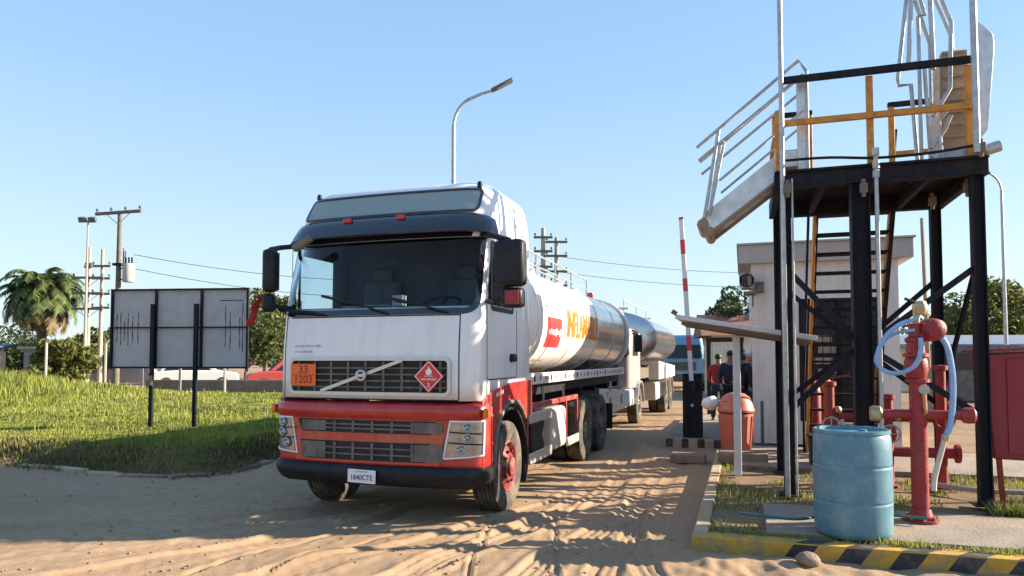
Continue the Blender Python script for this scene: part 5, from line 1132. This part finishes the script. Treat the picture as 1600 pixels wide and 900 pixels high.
# house far behind the barrier
hh_ = thing('distant_house', 'cream house with a clay roof far behind the barrier', 'house', (9.4, 30, 0), R(-10))
mb = MB(); mb.box((1.8, 2, 1.35), (5.2, 4, 2.7)); mb.build('wall', M['cream'], hh_)
mb = MB(); mb.prism([(-.3, 2.68), (4.3, 2.68), (2.0, 3.7)], lambda a, b: Vector((-1.3, a, b)), lambda a, b: Vector((4.9, a, b))); mb.build('roof', M['tile'], hh_)
for x in (.2, 1.6, 3.0): 
    mb = MB(); mb.box((x, -.02, 1.5), (.8, .06, 1.1)); wf = mb.build('window', M['wood'], hh_); mb = MB(); mb.box((x, -.055, 1.5), (.68, .01, .98)); mb.build('pane', M['pane'], wf)
gtf = thing('gate_frame', 'dark square gate frame behind the barrier post', 'gate', (6.0, 21.5, 0), R(-14))
for x in (0, .95): mb = MB(); mb.box((x, 0, 1.1), (.12, .12, 2.2)); mb.build('gate_post', M['blackst'], gtf)
mb = MB(); mb.box((.475, 0, 2.26), (1.1, .14, .14)); mb.build('lintel', M['blackst'], gtf)
mb = MB(); [mb.box((.1+.12*k, 0, 1.5), (.02, .02, 1.3)) for k in range(7)]; mb.box((.475, 0, .9), (.85, .03, .03)); mb.box((.475, 0, 2.1), (.85, .03, .03)); mb.build('bar_panel', M['galv'], gtf)

# ================================================================== PEOPLE
def person(label, loc, rz, top, trousers, hair='hair', h=1.70, cap=None, arms=((.25, 0), (.25, 0)), stance=.10, mask=None, vest=None, grp='people waiting by the barrier'):
    """arms: (elbow bend forward, spread) per side; faces local -Y"""
    P = thing('person', label, 'person', loc, rz, grp); k = h/1.70
    def skin_obj(name, V, E, Rr, m_, parent, sub=1):
        me = bpy.data.meshes.new(name); me.from_pydata([tuple(Vector(v)*k) for v in V], E, []); me.materials.append(m_)
        o = bpy.data.objects.new(name, me); COL.objects.link(o); o.parent = parent
        md = o.modifiers.new('skin', 'SKIN'); md.use_smooth_shade = True
        for i, r_ in enumerate(Rr):
            a, b = r_ if isinstance(r_, tuple) else (r_, r_); me.skin_vertices[0].data[i].radius = (a*k, b*k); me.skin_vertices[0].data[i].use_root = (i == 0)
        s_ = o.modifiers.new('sub', 'SUBSURF'); s_.levels = sub; s_.render_levels = sub; return o
    V = [(0, 0, .94), (0, .01, 1.12), (0, 0, 1.34), (0, -.005, 1.47), (0, -.02, 1.56), (0, -.02, 1.64)]; E = [(0, 1), (1, 2), (2, 3), (3, 4), (4, 5)]
    Rr = [(.155, .105), (.145, .10), (.165, .105), (.055, .06), (.075, .09), (.06, .08)]
    arm_pts = {}
    for sg, (bend, spr) in zip((1, -1), arms):
        i = len(V); sh = (sg*.17, 0, 1.38); el = (sg*(.21+spr*.3), .02-bend*.12, 1.10); wr = (sg*(.20+spr*.1-bend*.10), -.02-bend*.55, .88+bend*.36)
        hd = (sg*(.19+spr*.1-bend*.16), -.05-bend*.72, .80+bend*.44)
        V += [sh, el, wr, hd]; E += [(2, i), (i, i+1), (i+1, i+2), (i+2, i+3)]; Rr += [.06, .043, .030, (.038, .022)]; arm_pts[sg] = (sh, el, wr, hd)
        d = (Vector(hd)-Vector(wr)).normalized(); sd = Vector((0, 1, 0)) if abs(d.y) < .6 else Vector((1, 0, 0))
        for f, (o_, L) in enumerate(((-.026, .060), (-.009, .072), (.009, .066), (.025, .052))):
            j = len(V); b = Vector(hd)+sd*o_*.9; V += [tuple(b+d*.02), tuple(b+d*L*.6+Vector((0, -.012, 0))), tuple(b+d*L+Vector((0, -.02, 0)))]; E += [(i+3, j), (j, j+1), (j+1, j+2)]; Rr += [.011, .009, .008]
        j = len(V); b = Vector(hd)-d*.03; V += [tuple(b-sd*.035+d*.01), tuple(b-sd*.05+d*.045)]; E += [(i+3, j), (j, j+1)]; Rr += [.012, .010]
    leg = {}
    for sg in (1, -1):
        i = len(V); a = [(sg*.09, 0, .88), (sg*(.09+stance*.3), -.02, .50), (sg*(.09+stance*.5), .02, .09), (sg*(.09+stance*.6), -.13, .035)]
        V += a; E += [(0, i), (i, i+1), (i+1, i+2), (i+2, i+3)]; Rr += [.09, .062, .042, (.045, .03)]; leg[sg] = a
    body = skin_obj('body', V, E, Rr, M['skin'], P, 2)
    # face: nose, ears, eyes as small pieces of the figure
    m_ = MB(); m_.ball((0, -.115*k, 1.585*k), .016*k, 8, sc3=(.8, 1.1, 1.5)); [m_.ball((sg*.078*k, -.02*k, 1.59*k), .02*k, 8, sc3=(.4, .8, 1.3)) for sg in (1, -1)]; m_.build('face_features', M['skin'], P)
    m_ = MB(); [m_.ball((sg*.030*k, -.100*k, 1.61*k), .010*k, 8) for sg in (1, -1)]; m_.build('eyes', M['cloth_black'], P)
    # hair or cap
    m_ = MB(); m_.ball((0, -.008*k, 1.645*k), .095*k, 16, sc3=(.92, 1.1, .82)); m_.v = [(x, y+(.0 if z > 1.62*k else .012), z) for x, y, z in m_.v]
    m_.build('hair' if not cap else 'helmet', M[cap or hair], P, ang=80)
    if cap: m_ = MB(); m_.lathe([(.10*k, 0), (.115*k, .0), (.115*k, .008), (.1*k, .012)], o=(0, -.012*k, 1.640*k), n=20); m_.build('brim', M[cap], P)
    if mask: m_ = MB(); m_.ball((0, -.075*k, 1.56*k), .055*k, 12, sc3=(1, .8, .8)); m_.build('face_mask', M[mask], P)
    # jacket and trousers follow the body
    V2 = [(0, 0, .90), (0, .01, 1.12), (0, 0, 1.33), (0, 0, 1.43)]; E2 = [(0, 1), (1, 2), (2, 3)]; R2 = [(.175, .125), (.172, .125), (.188, .125), (.075, .075)]
    for sg in (1, -1):
        i = len(V2); sh, el, wr, hd = arm_pts[sg]; V2 += [sh, el, wr]; E2 += [(2, i), (i, i+1), (i+1, i+2)]; R2 += [.078, .060, .046]
    skin_obj('jacket', V2, E2, R2, M[top], P, 2)
    V3 = [(0, 0, .92)]; E3 = []; R3 = [(.160, .115)]
    for sg in (1, -1):
        i = len(V3); a = leg[sg]; V3 += a[:3]; E3 += [(0, i), (i, i+1), (i+1, i+2)]; R3 += [.102, .078, .062]
    skin_obj('trousers', V3, E3, R3, M[trousers], P, 2)
    for sg in (1, -1):
        a = leg[sg]; m_ = MB(); m_.ball((a[2][0]*k, (a[2][1]-.075)*k, .045*k), .075*k, 12, sc3=(.62, 1.75, .62)); m_.build('shoe', M['cloth_white' if vest == 'ws' else 'cloth_black'], P)
    return P
person('person in a dark jacket standing just right of the black barrier post', (5.05, 16.3, .10), R(-25), 'cloth_navy', 'cloth_black', arms=((.5, .1), (.2, .1)), vest='ws', h=1.74)
person('person in a red top half hidden by the barrier post', (5.15, 17.6, .10), R(160), 'cloth_red', 'cloth_navy', arms=((.3, .1), (.6, .1)), h=1.68)
person('person with a pale scarf between the barrier post and the bin', (4.88, 14.9, .10), R(40), 'cloth_grey', 'cloth_black', arms=((.7, .1), (.3, .2)), h=1.64, mask='cloth_grey')
person('person in a black jacket and white helmet behind the white canopy post', (4.72, 14.0, .10), R(190), 'cloth_black', 'cloth_black', cap='cloth_white', arms=((.15, .2), (.3, .2)), h=1.74)
person('person in a black jacket and purple cap beside the beige wall', (4.70, 13.55, .10), R(150), 'cloth_black', 'cloth_navy', cap='cloth_purple', arms=((.3, .2), (.15, .15)), h=1.70)

# ================================================================== BILLBOARD AND LEFT BACKGROUND
bbd = thing('billboard', 'back of a grey billboard in a black frame on two posts in the grass', 'billboard', (-6.77, 14.28, .25), R(-6))
def bb(nm, m, fn, **k):
    mb = MB(); fn(mb); return mb.build(nm, M[m], bbd, **k)
WB, z0b, z1b = 2.92, 1.24, 2.83; zm = (z0b+z1b)/2+.02
bb('panel', 'bbback', lambda mb: mb.box((0, .05, (z0b+z1b)/2), (WB, .02, z1b-z0b)))
for x in (-WB/2, -WB/2+.96, WB/2-.98, WB/2): bb('frame_upright', 'blackst', lambda mb: mb.box((x, .015, (z0b+z1b)/2), (.04, .05, z1b-z0b+.04)))
for z in (z0b, zm, z1b): bb('frame_bar', 'blackst', lambda mb: mb.box((0, .005, z), (WB+.04, .04, .035 if z != zm else .025)))
for x in (-.53, .40): bb('post', 'blackst', lambda mb: mb.box((x, -.045, 1.22), (.075, .06, 2.62)))
for x in (-.53, ): bb('post_band', 'cardboard', lambda mb: mb.box((x, -.08, .98), (.07, .012, .20)))
for x, a, b in ((-1.36, 1.75, 2.35), (-1.28, 1.70, 2.38), (-1.20, 1.80, 2.2), (-1.12, 1.68, 2.35), (-1.02, 1.75, 2.30), (-.90, 1.72, 2.36), (.98, 1.66, 2.5), (1.08, 1.60, 2.35), (1.28, 1.62, 2.25), (1.34, 1.55, 2.55)):
    bb('streak', 'streak', lambda mb: mb.grid(lambda i, j: Vector((x+(j-.5)*.016*(1+.5*math.sin(i*2+x*9))+.004*math.sin(i*.9+x*5), .036, a+(b-a)*i/8)), 9, 2))
bb('streak', 'streak', lambda mb: mb.box((1.1, .035, 2.6), (.5, .002, .02)))

# utility poles
def upole(name, label, loc, h, arms, rz=0, m='polecon', lamp=False, tr=False, r0=.16, grp=None):
    t_ = thing(name, label, 'utility pole', loc, rz, grp)
    mb = MB(); mb.tube([(0, 0, -.3), (0, 0, h)], [r0, r0*.6], 12); mb.build('pole', M[m], t_)
    for z, L, ni in arms:
        mb = MB(); mb.box((0, -.1, z), (L, .13, .14)); a_ = mb.build('crossarm', M['wood'], t_)
        for k in range(ni):
            x = -L/2+.08+(L-.16)*k/(ni-1); mb = MB(); mb.lathe([(.02, 0), (.02, .08), (.07, .09), (.075, .13), (.04, .15), (.06, .17), (.05, .22), (.001, .23)], o=(x, -.1, z+.05), n=10); mb.build('insulator', M['grille'], a_)
        if L > 1.8:
            for sg in (1, -1): mb = MB(); mb.bar((sg*.72, -.1, z-.05), (0, -.1, z-.6), .03, .03); mb.build('arm_brace', M['galv'], t_)
    if tr:
        mb = MB(); mb.lathe([(.001, 0), (.26, 0), (.28, .05), (.28, .85), (.25, .92), (.001, .95)], o=(.62, 0, h-3.6), n=20); q = mb.build('transformer', M['chest'], t_)
        for k in range(3): mb = MB(); mb.lathe([(.03, 0), (.05, .05), (.03, .1), (.05, .15), (.03, .2), (.05, .25), (.015, .32), (.001, .33)], o=(.48+.14*k, -.05+.05*k, h-2.66), n=10); mb.build('bushing', M['blackst'], q)
        mb = MB(); mb.box((.3, 0, h-2.9), (.5, .06, .06)); mb.box((.3, 0, h-3.45), (.5, .06, .06)); mb.box((0, 0, h-2.7), (.42, .4, .12)); mb.build('bracket', M['blackst'], t_)
        mb = MB(); [mb.tube([(.34+.12*k, -.05, h-1.9-.15*k), (.34+.12*k, -.05, h-2.7)], .035, 8) for k in range(2)]; mb.build('fuse', M['grille'], t_)
    return t_
upole('utility_pole', 'tall pole with a long T crossarm and transformer, rising behind the billboard', (-19.65, 35, 0), 9.1, ((9.0, 2.8, 4),), rz=R(-16), tr=True, r0=.17, m='wood')
upole('utility_pole', 'left pole of the close twin pair behind the grass, with short crossarms', (-27.15, 45, 0), 8.9, ((6.9, 2.0, 3), (5.9, 2.0, 3), (4.9, 2.0, 3), (7.6, .5, 2)), r0=.17, grp='twin poles behind the grass')
upole('utility_pole', 'right pole of the close twin pair behind the grass, with short crossarms', (-26.55, 45.4, 0), 8.8, ((7.7, 1.2, 2), (6.9, 1.2, 2), (5.9, 1.2, 2), (5.0, 1.2, 2)), r0=.15, grp='twin poles behind the grass')
upole('utility_pole', 'taller pole of the pair rising right behind the big truck cab', (2.0, 45, 0), 10.1, ((9.5, 1.2, 2), (8.6, 1.2, 2), (7.6, 1.2, 2), (6.6, 1.2, 2)), r0=.22, grp='poles behind the truck')
upole('utility_pole', 'shorter pole of the pair behind the big truck, nearer the tank', (2.85, 45, 0), 9.5, ((9.2, 1.4, 2), (8.3, 1.4, 2), (7.3, 1.4, 2), (6.4, 1.4, 2)), r0=.20, grp='poles behind the truck')
fl_ = thing('floodlight_mast', 'thin mast topped by two floodlights left of the billboard', 'floodlight mast', (-27.0, 44.5, 0))
mb = MB(); mb.tube([(0, 0, -.3), (0, 0, 10.5)], [.11, .05], 10); mb.build('mast', M['polecon'], fl_)
for x in (-.32, .30): mb = MB(); mb.box((x, -.05, 10.55), (.48, .22, .34), Matrix.Rotation(R(25), 3, 'X')); mb.build('floodlight', M['grille'], fl_, bevel=.03)
mb = MB(); mb.box((0, 0, 10.42), (.7, .06, .06)); mb.build('bracket', M['blackst'], fl_)
# street lamps
def lamp(label, loc, h, reach, rise, rz):
    t_ = thing('street_lamp', label, 'street lamp', loc, rz, 'curved arm street lamps')
    pts = [(0, 0, -.2), (0, 0, h*.5), (0, 0, h-rise)]
    for k in range(1, 9):
        th = R(90-k*8.2); rr = reach*.55; pts.append((rr*(1-math.sin(th)) if False else rr*(1-math.cos(R(k*8.2)))*1.0+.0, 0, h-rise+rise*.8*math.sin(R(k*8.2))))
    e = Vector(pts[-1]); tip = Vector((reach*.80, 0, h-rise*.05)); pts.append(tuple(e.lerp(tip, .5)+Vector((0, 0, .02)))); pts.append(tuple(tip))
    mb = MB(); mb.tube(pts, [.075, .06, .05]+[.04]*8+[.035, .03], 10); mb.build('pole', M['galv'], t_)
    mb = MB(); rot = Matrix.Rotation(R(-28), 3, 'Y'); c = tip+Vector((.22, 0, .13)); mb.box(c, (.62, .20, .075), rot); hd = mb.build('lamp_head', M['grille'], t_, bevel=.03)
    mb = MB(); mb.box(c+rot @ Vector((.06, 0, -.042)), (.42, .15, .012), rot); mb.build('lens', M['lens'], hd)
    mb = MB(); mb.box((0, 0, .02), (.3, .3, .05)); mb.build('base_plate', M['galv'], t_)
    return t_
lamp('grey curved street lamp rising above the roof of the big truck', (-1.47, 17.5, 0), 8.5, 1.25, 1.0, 0)
lamp('grey curved street lamp on the far right, behind the tower', (17.55, 25, 0), 8.55, 1.15, .9, R(180))
mb = MB(); mb.tube([(0, 0, 0), (-.12, 0, 5.7)], [.07, .045], 8); o = mb.build('slim_pole', M['cardboard'], None); o.location = (11.85, 20, 0); tag(o, 'slim brown pole standing between the middle and right tower legs', 'pole')
# fence posts, low wall, shed
for i, (x, y, lb_) in enumerate(((-17.6, 30.5, 'pale concrete fence post with a bent top, left of the billboard'), (-16.0, 30.5, 'pale fence post just left of the billboard edge'), (-14.4, 30.6, 'pale fence post seen under the left part of the billboard'), (-12.5, 30.7, 'pale fence post seen under the middle of the billboard'), (-20.5, 31, 'short fence post left of the twin poles'))):
    mb = MB(); top = [(0, 0, 2.15), (.35, 0, 2.5)] if i in (0,) else [(0, 0, 2.2)]
    mb.tube([(0, 0, -.1)]+top, .055, 6); o = mb.build('fence_post', M['polecon'], None); o.location = (x, y, .2); tag(o, lb_, 'fence post', 'concrete fence posts')
mb = MB(); mb.box((0, 0, .3), (13, .25, .6)); o = mb.build('low_wall', M['stone'], None, bevel=.02); o.location = (-9.8, 31.5, .15); tag(o, 'low brown wall at the far edge of the grass behind the billboard', 'wall')
sh = thing('blue_shed', 'low shed under a blue sheet at the far left', 'shed', (-38, 46, 0))
mb = MB(); mb.box((0, 0, 1.1), (7, 4, 2.2)); mb.build('wall', M['cream'], sh); mb = MB(); mb.prism([(-2.3, 2.1), (2.3, 2.6), (2.3, 2.7), (-2.3, 2.2)], lambda a, b: Vector((-3.8, a, b)), lambda a, b: Vector((3.8, a, b))); mb.build('roof', M['bluetarp'], sh)
wh = thing('white_hut', 'small white walled hut seen through the bushes left of the billboard', 'hut', (-30.5, 52, 0))
mb = MB(); mb.box((0, 0, 1.2), (9, 3, 2.4)); mb.build('wall', M['cloth_grey'], wh); mb = MB(); mb.box((0, 0, 2.5), (9.6, 3.6, .2)); mb.build('roof', M['chest'], wh)

# cars
def car(label, loc, rz, m, L=4.4, Wc=1.75, Hc=1.5):
    t_ = thing('parked_car', label, 'car', loc, rz, 'cars parked beyond the grass')
    lo = [(-L/2, .35), (-L/2+.02, .75), (-L/2+.12, .92), (-L*.22, 1.0), (L*.30, .98), (L/2-.12, .85), (L/2-.02, .68), (L/2, .4), (L/2-.2, .28), (-L/2+.2, .28)]
    mb = MB(); mb.prism(lo, lambda a, b: Vector((a, -Wc/2, b)), lambda a, b: Vector((a, Wc/2, b))); bd_ = mb.build('body', m, t_, bevel=.07)
    cab_ = [(-L*.40, .95), (-L*.30, Hc-.06), (-L*.2, Hc), (L*.06, Hc), (L*.12, Hc-.05), (L*.27, .97)]
    mb = MB(); mb.prism(cab_, lambda a, b: Vector((a, -Wc/2+.08+(b-.95)*.2, b)), lambda a, b: Vector((a, Wc/2-.08-(b-.95)*.2, b))); mb.build('cabin', m, t_, bevel=.05)
    for sg in (1, -1):
        gw = [(-L*.34, 1.0), (-L*.27, Hc-.12), (L*.06, Hc-.12), (L*.20, 1.0)]
        mb = MB(); mb.prism(gw, lambda a, b: Vector((a, sg*(Wc/2-.06-(b-.95)*.2), b)), lambda a, b: Vector((a, sg*(Wc/2-.068-(b-.95)*.2), b))); mb.build('side_window', M['pane'], t_)
        for xx_ in (-L*.31, L*.31):
            mb = MB(); mb.lathe([(.001, -.1), (.2, -.1), (.31, -.09), (.33, 0), (.31, .09), (.2, .1), (.001, .1)], axis=(0, 1, 0), n=20); w_ = mb.build('wheel', M['tyre'], t_); w_.location = (xx_, sg*(Wc/2-.08), .33)
            mb = MB(); mb.lathe([(.001, sg*.105), (.19, sg*.103), (.2, sg*.09)], axis=(0, 1, 0), n=16); mb.build('rim', M['silver'], w_)
        mb = MB(); mb.box((L/2-.08, sg*.62, .72), (.12, .3, .14)); mb.build('headlight', M['lens'], t_, bevel=.03)
        mb = MB(); mb.box((-L/2+.03, sg*.66, .8), (.1, .26, .16)); mb.build('tail_light', M['rlens'], t_, bevel=.03)
    mb = MB(); mb.prism([(-.62, 1.02), (.62, 1.02), (.52, Hc-.1), (-.52, Hc-.1)], lambda a, b: Vector((L*.275-(b-.97)*L*.15/(Hc-1.02), a, b)), lambda a, b: Vector((L*.283-(b-.97)*L*.15/(Hc-1.02), a, b))); mb.build('windscreen', M['pane'], t_)
    return t_
car('red car parked beyond the low wall, right of the billboard', (-11.3, 36.5, .1), R(200), M['carred'], 4.6, 1.8, 1.62)
car('white car parked beyond the low wall, behind the right billboard post', (-16.8, 37.5, .1), R(20), M['carwhite'], 4.3, 1.7, 1.42)
# far parked bus-like roofs on the right
gv = thing('parked_van', 'dark grey van roof showing behind the red cabinet', 'van', (14.5, 20.5, 0), R(-30))
mb = MB(); mb.prism([(-2.4, .4), (2.4, .4), (2.4, 1.2), (1.9, 1.35), (1.3, 2.05), (-2.35, 2.1)], lambda a, b: Vector((a, -.95, b)), lambda a, b: Vector((a, .95, b))); mb.build('body', M['grille'], gv, bevel=.1)
mb = MB(); mb.box((-.3, -.955, 1.6), (3.0, .02, .5)); mb.box((-.3, .955, 1.6), (3.0, .02, .5)); mb.build('side_windows', M['pane'], gv)
for sg in (1, -1):
    for x in (-1.5, 1.5): mb = MB(); mb.lathe([(.001, -.1), (.2, -.1), (.34, -.08), (.34, .08), (.2, .1), (.001, .1)], o=(x, sg*.88, .34), axis=(0, 1, 0), n=18); mb.build('wheel', M['tyre'], gv)
ds_ = thing('long_shed', 'long low shed with a blue grey roof behind the tower', 'shed', (20, 36, 0), R(-5))
mb = MB(); mb.box((0, 0, 1.1), (14, 3, 2.2)); mb.build('wall', M['cream'], ds_); mb = MB(); mb.prism([(-2, 2.2), (2, 2.2), (2, 2.4), (0, 2.9), (-2, 2.4)], lambda a, b: Vector((-7.3, a, b)), lambda a, b: Vector((7.3, a, b))); mb.build('roof', mat('blue_grey_roof', (.16, .2, .26), .6), ds_)

# power lines
def wire(name, label, a, b, sag, r_=.014):
    a = Vector(a); b = Vector(b); pts = [a.lerp(b, k/20)-Vector((0, 0, sag*4*(k/20)*(1-k/20))) for k in range(21)]
    mb = MB(); mb.tube(pts, r_, 4); tag(mb.build(name, M['blackst'], None), label, 'cable', 'power cables')
wire('power_cable', 'upper thin cable running right from the transformer pole', (-18.9, 35, 6.9), (2.0, 45, 7.4), 1.0)
wire('power_cable', 'lower thin cable running right from the transformer pole', (-18.9, 35, 6.2), (2.0, 45, 6.4), 1.1)
wire('power_cable', 'thin cable running right from the poles behind the truck over the tank', (2.85, 45, 8.3), (24, 52, 8.2), .5)
wire('power_cable', 'lower thin cable running right from the poles behind the truck', (2.85, 45, 7.3), (24, 52, 7.2), .5)
wire('power_cable', 'thin cable running left from the twin poles past the palm', (-27.2, 45, 6.9), (-60, 52, 6.7), .6)

# ================================================================== TREES
def leaf_cloud(name, centers, radii, n, size, material, parent, flat=.7):
    c = np.array(centers); r_ = np.array(radii); p = r_**2/np.sum(r_**2); idx = rng.choice(len(c), n, p=p)
    d = rng.normal(size=(n, 3)); d /= np.linalg.norm(d, axis=1)[:, None]; rad = rng.uniform(.55, 1.05, n)**.6
    pos = c[idx]+d*(r_[idx]*rad)[:, None]*np.array([1, 1, flat]); sz = size*rng.uniform(.6, 1.4, n)
    u = rng.normal(size=(n, 3)); u /= np.linalg.norm(u, axis=1)[:, None]; v = np.cross(u, rng.normal(size=(n, 3))); v /= np.linalg.norm(v, axis=1)[:, None]
    P = np.stack([pos-u*sz[:, None]*.5, pos+v*sz[:, None]*.28, pos+u*sz[:, None]*.5, pos-v*sz[:, None]*.28], 1)
    me = bpy.data.meshes.new(name); me.vertices.add(n*4); me.vertices.foreach_set('co', P.astype(np.float32).ravel()); me.loops.add(n*4)
    me.loops.foreach_set('vertex_index', np.arange(n*4, dtype=np.int32)); me.polygons.add(n); me.polygons.foreach_set('loop_start', np.arange(0, n*4, 4, dtype=np.int32))
    me.update(calc_edges=True); me.validate(); me.materials.append(material); o = bpy.data.objects.new(name, me); COL.objects.link(o); o.parent = parent; return o
def tree(label, loc, h, w_, n=5000, material=LEAF, trunk_h=.35, name='tree', size=.16, grp=None, cat='tree'):
    t_ = thing(name, label, cat, loc, random.uniform(0, 6), grp); mb = MB(); th = h*trunk_h
    mb.tube([(0, 0, -.2), (.05*h*.1, 0, th*.6), (0, .02*h, th), (.02*h, 0, h*.7)], [h*.028, h*.022, h*.017, h*.006], 8)
    cs = []; rs = []; k = 26
    for i in range(k):
        a = random.uniform(0, 2*math.pi); q = random.random()**.5; z = random.uniform(0, 1); prof = math.sin(math.pi*(.18+.74*z))**.7
        x, y = w_/2*.78*q*prof*math.cos(a), w_/2*.78*q*prof*math.sin(a); zz_ = th*.8+(h-th*.8)*(.12+.80*z)
        cs.append((x, y, zz_)); rs.append(random.uniform(.10, .19)*w_)
        if i % 3 == 0: mb.tube([(0, 0, th*.8), (x*.45, y*.45, (th+zz_)/2), (x, y, zz_)], [h*.012, h*.008, h*.003], 5)
    mb.build('trunk', M['bark'], t_); leaf_cloud('crown', cs, rs, n, size, material, t_, .75); return t_
def atd(u, Y): return (u-800)/1100*Y
BK = 'trees beyond the grass'
for i, (u, Yd, h, w_, mt, lb_) in enumerate((
    (8, 70, 5.2, 8, LEAFD, 'dark low tree at the far left edge of the photo'), (135, 47, 3.3, 4.5, LEAFY, 'olive bush just right of the palm'), (168, 52, 4.0, 5, LEAF, 'rounded green tree behind the floodlight mast'),
    (95, 42, 2.6, 4.2, LEAFY, 'pale scrubby bush under the palm crown'), (215, 60, 5.6, 6, LEAF, 'green tree hidden mostly by the left half of the billboard'), (300, 60, 5.0, 8, LEAFD, 'broad dark tree behind the middle of the billboard'),
    (385, 48, 5.6, 5.5, LEAF, 'green tree rising just right of the billboard'), (415, 55, 7.0, 6.5, LEAFY, 'tall olive tree between the billboard and the truck cab'), (440, 60, 6.5, 7, LEAF, 'green tree partly hidden by the left side of the truck'),
    (45, 60, 3.2, 7, LEAFD, 'low dark hedge like tree behind the blue shed'))):
    tree(lb_, (atd(u, Yd), Yd, 0), h, w_, 4200, mt, .22, size=.32, grp=BK)
RK = 'trees on the right'
tree('bright green bushy tree behind the far right street lamp', (atd(1560, 45), 45, 0), 6.4, 8.5, 9000, LEAFY, .2, size=.30, grp=RK)
tree('green tree just right of the right tower leg', (atd(1500, 50), 50, 0), 5.9, 7, 7000, LEAF, .2, size=.30, grp=RK)
tree('green tree leaving the right edge of the photo', (atd(1625, 48), 48, 0), 6.2, 7, 6000, LEAF, .2, size=.30, grp=RK)
tree('dark spreading tree above the clay roofed house', (atd(1160, 33), 33, 0), 5.0, 3.9, 5000, LEAFD, .55, size=.20, grp=RK)
tree('small dark tree behind the barrier arm', (atd(1090, 60), 60, 0), 3.4, 5, 3000, LEAFD, .2, size=.3, grp=RK)
# far horizon of scrub that reads as one mass
n_ = 46; cs = [(-190+i*10+random.uniform(-3, 3), 150+random.uniform(-12, 12), random.uniform(.8, 2.2)) for i in range(n_)]; rs = [random.uniform(5, 7.5) for _ in cs]
fo = leaf_cloud('far_scrub', cs, rs, 26000, 1.0, LEAFD, None, .42); tag(fo, 'distant line of scrub along the horizon', 'scrub', kind='stuff')
# tall weeds at the left and broad weeds at the cabinet
# palm
pt_ = thing('palm_tree', 'large shaggy palm at the left, behind the tall grass', 'palm', (-32.1, 48, 0))
mb = MB(); mb.tube([(0, 0, -.3), (.05, 0, 1.5), (0, 0, 3.2), (0, 0, 6.2)], [.38, .32, .30, .36], 12); mb.build('trunk', M['bark'], pt_)
def frond_mesh(mb, a, el, L, droop, c):
    d = Vector((math.cos(a), math.sin(a), 0)); p = Vector(c); pts = []; th = el; st = L/16
    for k in range(17):
        pts.append(p.copy()); p = p+(d*math.cos(th)+Vector((0, 0, math.sin(th))))*st; th -= droop/16*(.5+k/11)
    mb.tube(pts, [.045*(1-k/20) for k in range(17)], 4, cap=False); sd = Vector((-math.sin(a), math.cos(a), 0))
    for k in range(2, 17):
        for q in (0, .5):
            b = pts[k] if k == 16 else pts[k].lerp(pts[k+1], q); LL = .62*math.sin(math.pi*(.12+.80*(k+q)/17))+.12; fw = (pts[k]-pts[k-1]).normalized()
            for sg in (1, -1):
                e = b+(sd*sg*.75+fw*.55+Vector((0, 0, -.30-.35*random.random())))*LL; wv = fw*.09
                mb.add([b-wv, b+wv, e], [(0, 1, 2)])
for k in range(100):
    a = k*2.39996; q = k/100; el = R(86-q*125); mb = MB(); frond_mesh(mb, a, el, random.uniform(2.3, 3.3), R(105+50*random.random())*(1-.45*q), (.12*math.cos(a), .12*math.sin(a), 6.15))
    mb.build('frond', PALM if q < .80 else PALMDRY, pt_, smooth=False)
